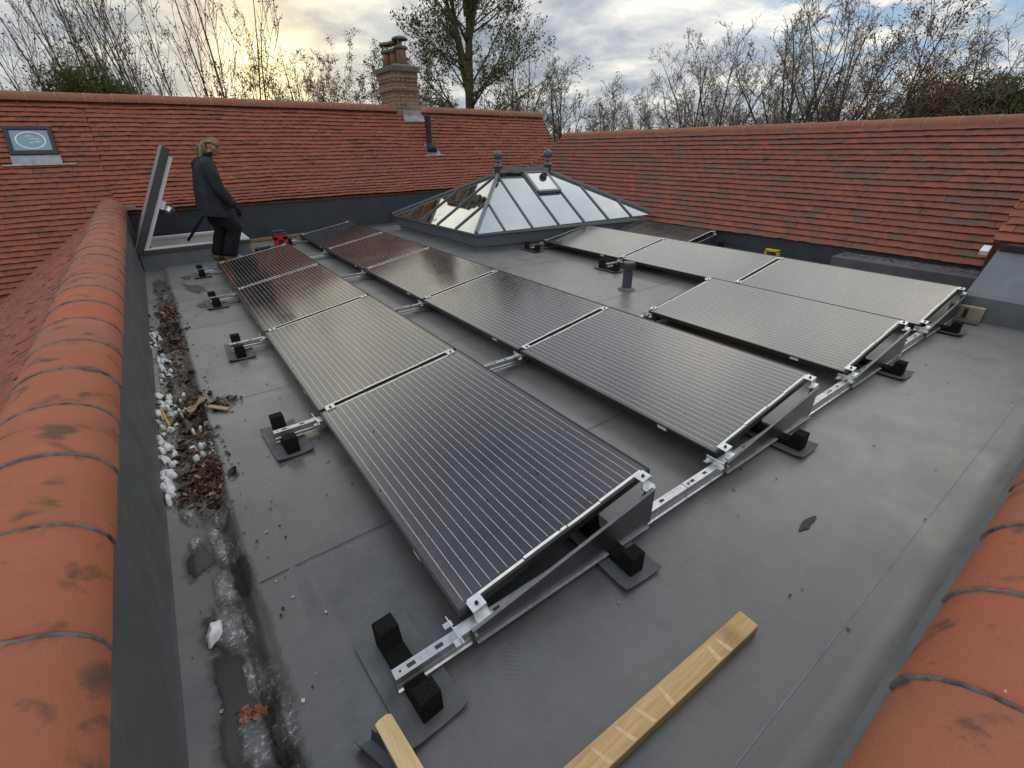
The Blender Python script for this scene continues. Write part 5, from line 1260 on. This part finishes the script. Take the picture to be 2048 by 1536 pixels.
    lm = ('leaf_brown', 'leaf_brown', 'leaf_green', 'leaf_green', 'leaf_olive', 'leaf_brown')[leafc]
    np_mesh('crown', [(*np_tubes(by[2], 3), 0, None), (*np_tubes(by[3], 3), 0, None), (lv, lf_, 1, g.random(nl))], ['twig', lm], root)
TREES = [
 ((-2.8, 25.0), (-4.6, 24.9, 6.8), 'multi', .25, 0, 'bare leaning tree above the white oval roof window, thin parallel stems'),
 ((-.8, 24.1), (-2.3, 24.1, 7.3), 'multi', .25, 0, 'bare leaning tree rising out of the green bush at the left'),
 ((.4, 26.1), (-1.6, 26.1, 7.2), 'multi', .3, 0, 'bare slanting tree directly above the top of the open hatch lid'),
 ((1.2, 23.0), (.0, 23.0, 7.2), 'multi', .5, 1, 'bare many-stemmed tree with few brown leaves left of the person'),
 ((-3.0, 37.0), (-3.3, 37.0, 4.4), 'bush', 1.0, 2, 'small dim green shrub far behind the roof window'),
 ((-1.3, 19.0), (-1.2, 19.1, 3.7), 'bush', 6.0, 3, 'dense green bush at the ridge between roof window and hatch lid'),
 ((3.0, 22.8), (3.0, 22.7, 7.7), 'multi', .5, 1, 'tall fan of bare stems against the yellow glow, above the person'),
 ((6.1, 25.3), (6.3, 25.2, 6.2), 'round', 1.2, 1, 'rounded small tree with orange-brown leaves in the yellow glow'),
 ((7.6, 38.3), (8.3, 38.1, 5.2), 'bush', 2.6, 3, 'low dim shrub at the foot of the sunset glow'),
 ((9.4, 27.4), (9.7, 27.3, 5.2), 'bush', 3.0, 4, 'yellow-green shrub just left of the chimney'),
 ((10.6, 35.4), (11.0, 35.3, 5.6), 'bush', 2.6, 4, 'thin olive shrub between the orange tree and chimney shrub'),
 ((13.6, 22.1), (13.8, 22.0, 11.5), 'tall', 9, 3, 'tallest tree with thick straight trunk and sparse green leaves right of the chimney'),
 ((16.4, 30.9), (16.5, 30.8, 5.6), 'bush', 3.0, 3, 'green shrub behind the tall thick-trunked tree'),
 ((17.9, 24.1), (18.1, 23.9, 7.6), 'vase', 1.0, 1, 'bare upright tree with dark leaf specks beside the tallest tree'),
 ((18.3, 19.9), (18.1, 20.1, 6.0), 'vase', .5, 0, 'vase-shaped bare tree over the notch between the two tiled roofs'),
 ((23.5, 21.8), (23.5, 21.8, 5.1), 'round', 3.5, 4, 'yellow-green leafy small tree right of the roof notch'),
 ((32.0, 25.8), (31.9, 25.8, 5.0), 'round', 1.6, 5, 'brown twiggy tree low in the dip of the treeline'),
 ((34.0, 29.5), (34.0, 29.5, 4.5), 'bush', .6, 5, 'brown thicket at the lowest dip of the treeline'),
 ((25.9, 17.3), (25.5, 17.8, 7.0), 'round', .5, 0, 'round bare tree opening the right hand wood'),
 ((24.3, 14.3), (24.0, 14.7, 7.2), 'round', .5, 0, 'round bare tree with fine twigs left of the big forked one'),
 ((23.2, 10.0), (22.8, 10.9, 7.9), 'vase', .4, 0, 'big forked bare tree with spreading limbs above the right ridge'),
 ((28.3, 10.7), (28.0, 11.3, 8.8), 'vase', .4, 0, 'tall bare tree reaching the blue sky patch'),
 ((23.5, 6.2), (23.3, 7.1, 6.3), 'round', 4.5, 5, 'broad gnarled tree with dense brown-green leaves below the blue patch'),
 ((38.3, 9.0), (38.1, 9.9, 6.7), 'round', 1.2, 4, 'distant olive tree behind the gnarled one'),
 ((26.0, 4.5), (25.9, 5.0, 5.2), 'vase', .4, 0, 'slim bare leaning tree in the bright gap at the frame edge'),
 ((23.3, 2.7), (23.1, 3.9, 4.9), 'round', .4, 5, 'bare crown cut by the right frame edge'),
 ((38.8, 19.0), (38.6, 19.5, 4.4), 'bush', .6, 5, 'brown undergrowth below the distant bare tree'),
 ((36.4, 23.1), (36.4, 23.2, 4.2), 'bush', .6, 5, 'brown undergrowth left of the round bare trees'),
 ((39.3, 12.8), (39.2, 13.0, 4.2), 'bush', .6, 4, 'olive undergrowth behind the forked tree'),
 ((24.5, 4.0), (24.5, 4.3, 3.3), 'bush', 6.0, 3, 'green hedge bush at the ridge near the right frame edge'),
 ((25.5, 5.6), (25.5, 5.9, 3.4), 'bush', 5.5, 4, 'olive green hedge bush between gnarled tree and frame edge'),
]
for i, (b, t_, s_, ld_, lc, lab) in enumerate(TREES): make_tree(b, t_, s_, ld_, lc, 1000 + i, lab)
mb = MB(); mb.face([(-400, -400, GZ), (400, -400, GZ), (400, 400, GZ), (-400, 400, GZ)]); tag(mb.build('ground', 'ground_mat'), kind='structure')

# ------------------------------------------------------------------ sky, sun, camera
SUN = V((.205, .972, .115)).normalized()
w = bpy.data.worlds.new('World'); sc.world = w; w.use_nodes = True; nt = w.node_tree; nt.nodes.clear()
class WN(NT):
    def __init__(s): s.t = nt
t = WN(); out = t.n('ShaderNodeOutputWorld'); bg = t.n('ShaderNodeBackground')
sky = t.n('ShaderNodeTexSky', sky_type='NISHITA'); sky.sun_disc = False; sky.sun_elevation = math.asin(SUN.z); sky.sun_rotation = math.atan2(SUN.x, SUN.y); sky.air_density = 1.2; sky.dust_density = 2.
tc = t.n('ShaderNodeTexCoord'); d = tc.outputs['Generated']
sep = t.n('ShaderNodeSeparateXYZ'); t.l(d, sep.inputs[0]); z = t.math('MAXIMUM', sep.outputs[2], 0.)
den = t.math('ADD', z, .16); cx = t.math('DIVIDE', sep.outputs[0], den); cy = t.math('DIVIDE', sep.outputs[1], den); cv = t.n('ShaderNodeCombineXYZ'); t.l(cx, cv.inputs[0]); t.l(cy, cv.inputs[1])
cl = cv.outputs[0]
n1 = t.noise(cl, 1.35, 7, .56, .35); n2 = t.noise(cl, 3.6, 6, .6, .5); n3 = t.noise(cl, .42, 4, .5, .2)
def dotto(v):
    x = t.n('ShaderNodeVectorMath', operation='DOT_PRODUCT'); t.l(d, x.inputs[0]); x.inputs[1].default_value = v.normalized(); return x.outputs['Value']
sd_ = t.math('MAXIMUM', dotto(SUN), 0.)
body = t.math('ADD', t.math('MULTIPLY', n1, .7), t.math('MULTIPLY', n2, .3))
cloud = t.ramp(body, [(.38, (.29, .325, .375)), (.46, (.39, .42, .455)), (.525, (.52, .54, .55)), (.585, (.66, .66, .63)), (.66, (.90, .87, .78))])
glowband = t.math('POWER', sd_, 110.); core = t.math('POWER', sd_, 420.)
warm = t.mix(t.math('MULTIPLY', t.math('POWER', sd_, 60.), .5), cloud, t.mix(.5, cloud, (1.05, .93, .62)))
br = t.ramp(body, [(.42, .15), (.6, 1.)])
g1 = t.mix(t.math('MULTIPLY', glowband, br), (0., 0., 0.), (.40, .31, .12)); g2 = t.mix(core, (0., 0., 0.), (.9, .62, .16))
lit = t.mix(1., t.mix(1., warm, g1, 'ADD'), g2, 'ADD')
zz = t.math('ADD', z, t.math('MULTIPLY', t.math('SUBTRACT', n3, .5), .35))
zen = t.ramp(zz, [(.18, (.86, .86, .86)), (.28, (.95, .94, .92)), (.42, (1.85, 1.76, 1.60)), (.56, (1.6, 1.55, 1.48)), (.70, (1.22, 1.23, 1.25)), (1., (1.7, 1.72, 1.76))]); lit = t.mix(1., lit, zen, 'MULTIPLY')
bank = t.ramp(t.math('ADD', dotto(V((.20, .60, .77))), t.math('MULTIPLY', t.math('SUBTRACT', n1, .5), .12)), [(.925, (1., 1., 1.)), (.99, (.40, .44, .52))]); lit = t.mix(1., lit, bank, 'MULTIPLY')
warmlobe = t.ramp(dotto(V((.20, .90, .40))), [(.965, (1., 1., 1.)), (.998, (1.32, 1.24, 1.08))]); lit = t.mix(1., lit, warmlobe, 'MULTIPLY')
east = t.ramp(dotto(V((.80, .34, .50))), [(.80, (1., 1., 1.)), (.97, (1.45, 1.42, 1.38))]); lit = t.mix(1., lit, east, 'MULTIPLY')
skc = t.mix(1., sky.outputs[0], (.10, .10, .10), 'MULTIPLY')
blue = t.mix(.55, skc, (.27, .48, .78))
bd = dotto(V((.928, .337, .175))); hole = t.math('MULTIPLY', t.ramp(bd, [(.974, 0.), (.994, 1.)]), t.ramp(n2, [(.40, 1.), (.56, 0.)]))
hole2 = t.math('MULTIPLY', t.ramp(n3, [(.62, 0.), (.72, .5)]), t.ramp(z, [(.15, 0.), (.3, 1.)]))
cover = t.math('MAXIMUM', hole, hole2)
fin = t.mix(cover, lit, blue)
base = t.ramp(sep.outputs[2], [(.49, (.05, .05, .04)), (.5, (1., 1., 1.))])
low = t.ramp(t.math('MULTIPLY_ADD', sep.outputs[2], .5, .5), [(.48, .12), (.5, 1.)]); fin = t.mix(1., fin, low, 'MULTIPLY')
t.l(fin, bg.inputs['Color']); bg.inputs['Strength'].default_value = 1.0; t.l(bg.outputs[0], out.inputs['Surface'])
sl_ = bpy.data.lights.new('sun', 'SUN'); sl_.energy = .6; sl_.angle = R(18); sl_.color = (1., .86, .62)
so = bpy.data.objects.new('sun', sl_); col.objects.link(so); so.rotation_euler = (-SUN).to_track_quat('-Z', 'Y').to_euler()

cam = bpy.data.cameras.new('camera'); co = bpy.data.objects.new('camera', cam); col.objects.link(co); sc.camera = co
cam.sensor_width = 36; cam.lens = 36 * 913.4 / 2048; cam.clip_start = .02; cam.clip_end = 2000
rx = V((.80832510, -.58852181, -.01589371)); ux = V((.28512641, .36771196, .88515018)); fx = V((.51508588, .72002083, -.46503392))
co.matrix_world = Matrix(((rx.x, ux.x, -fx.x, -.43105), (rx.y, ux.y, -fx.y, -.93532), (rx.z, ux.z, -fx.z, 1.55414), (0, 0, 0, 1)))
sc.view_settings.view_transform = 'Standard'; sc.view_settings.look = 'None'; sc.view_settings.exposure = .42; sc.view_settings.gamma = 1
sc.cycles.max_bounces = 8; sc.cycles.transparent_max_bounces = 12; sc.cycles.caustics_reflective = False; sc.cycles.caustics_refractive = False
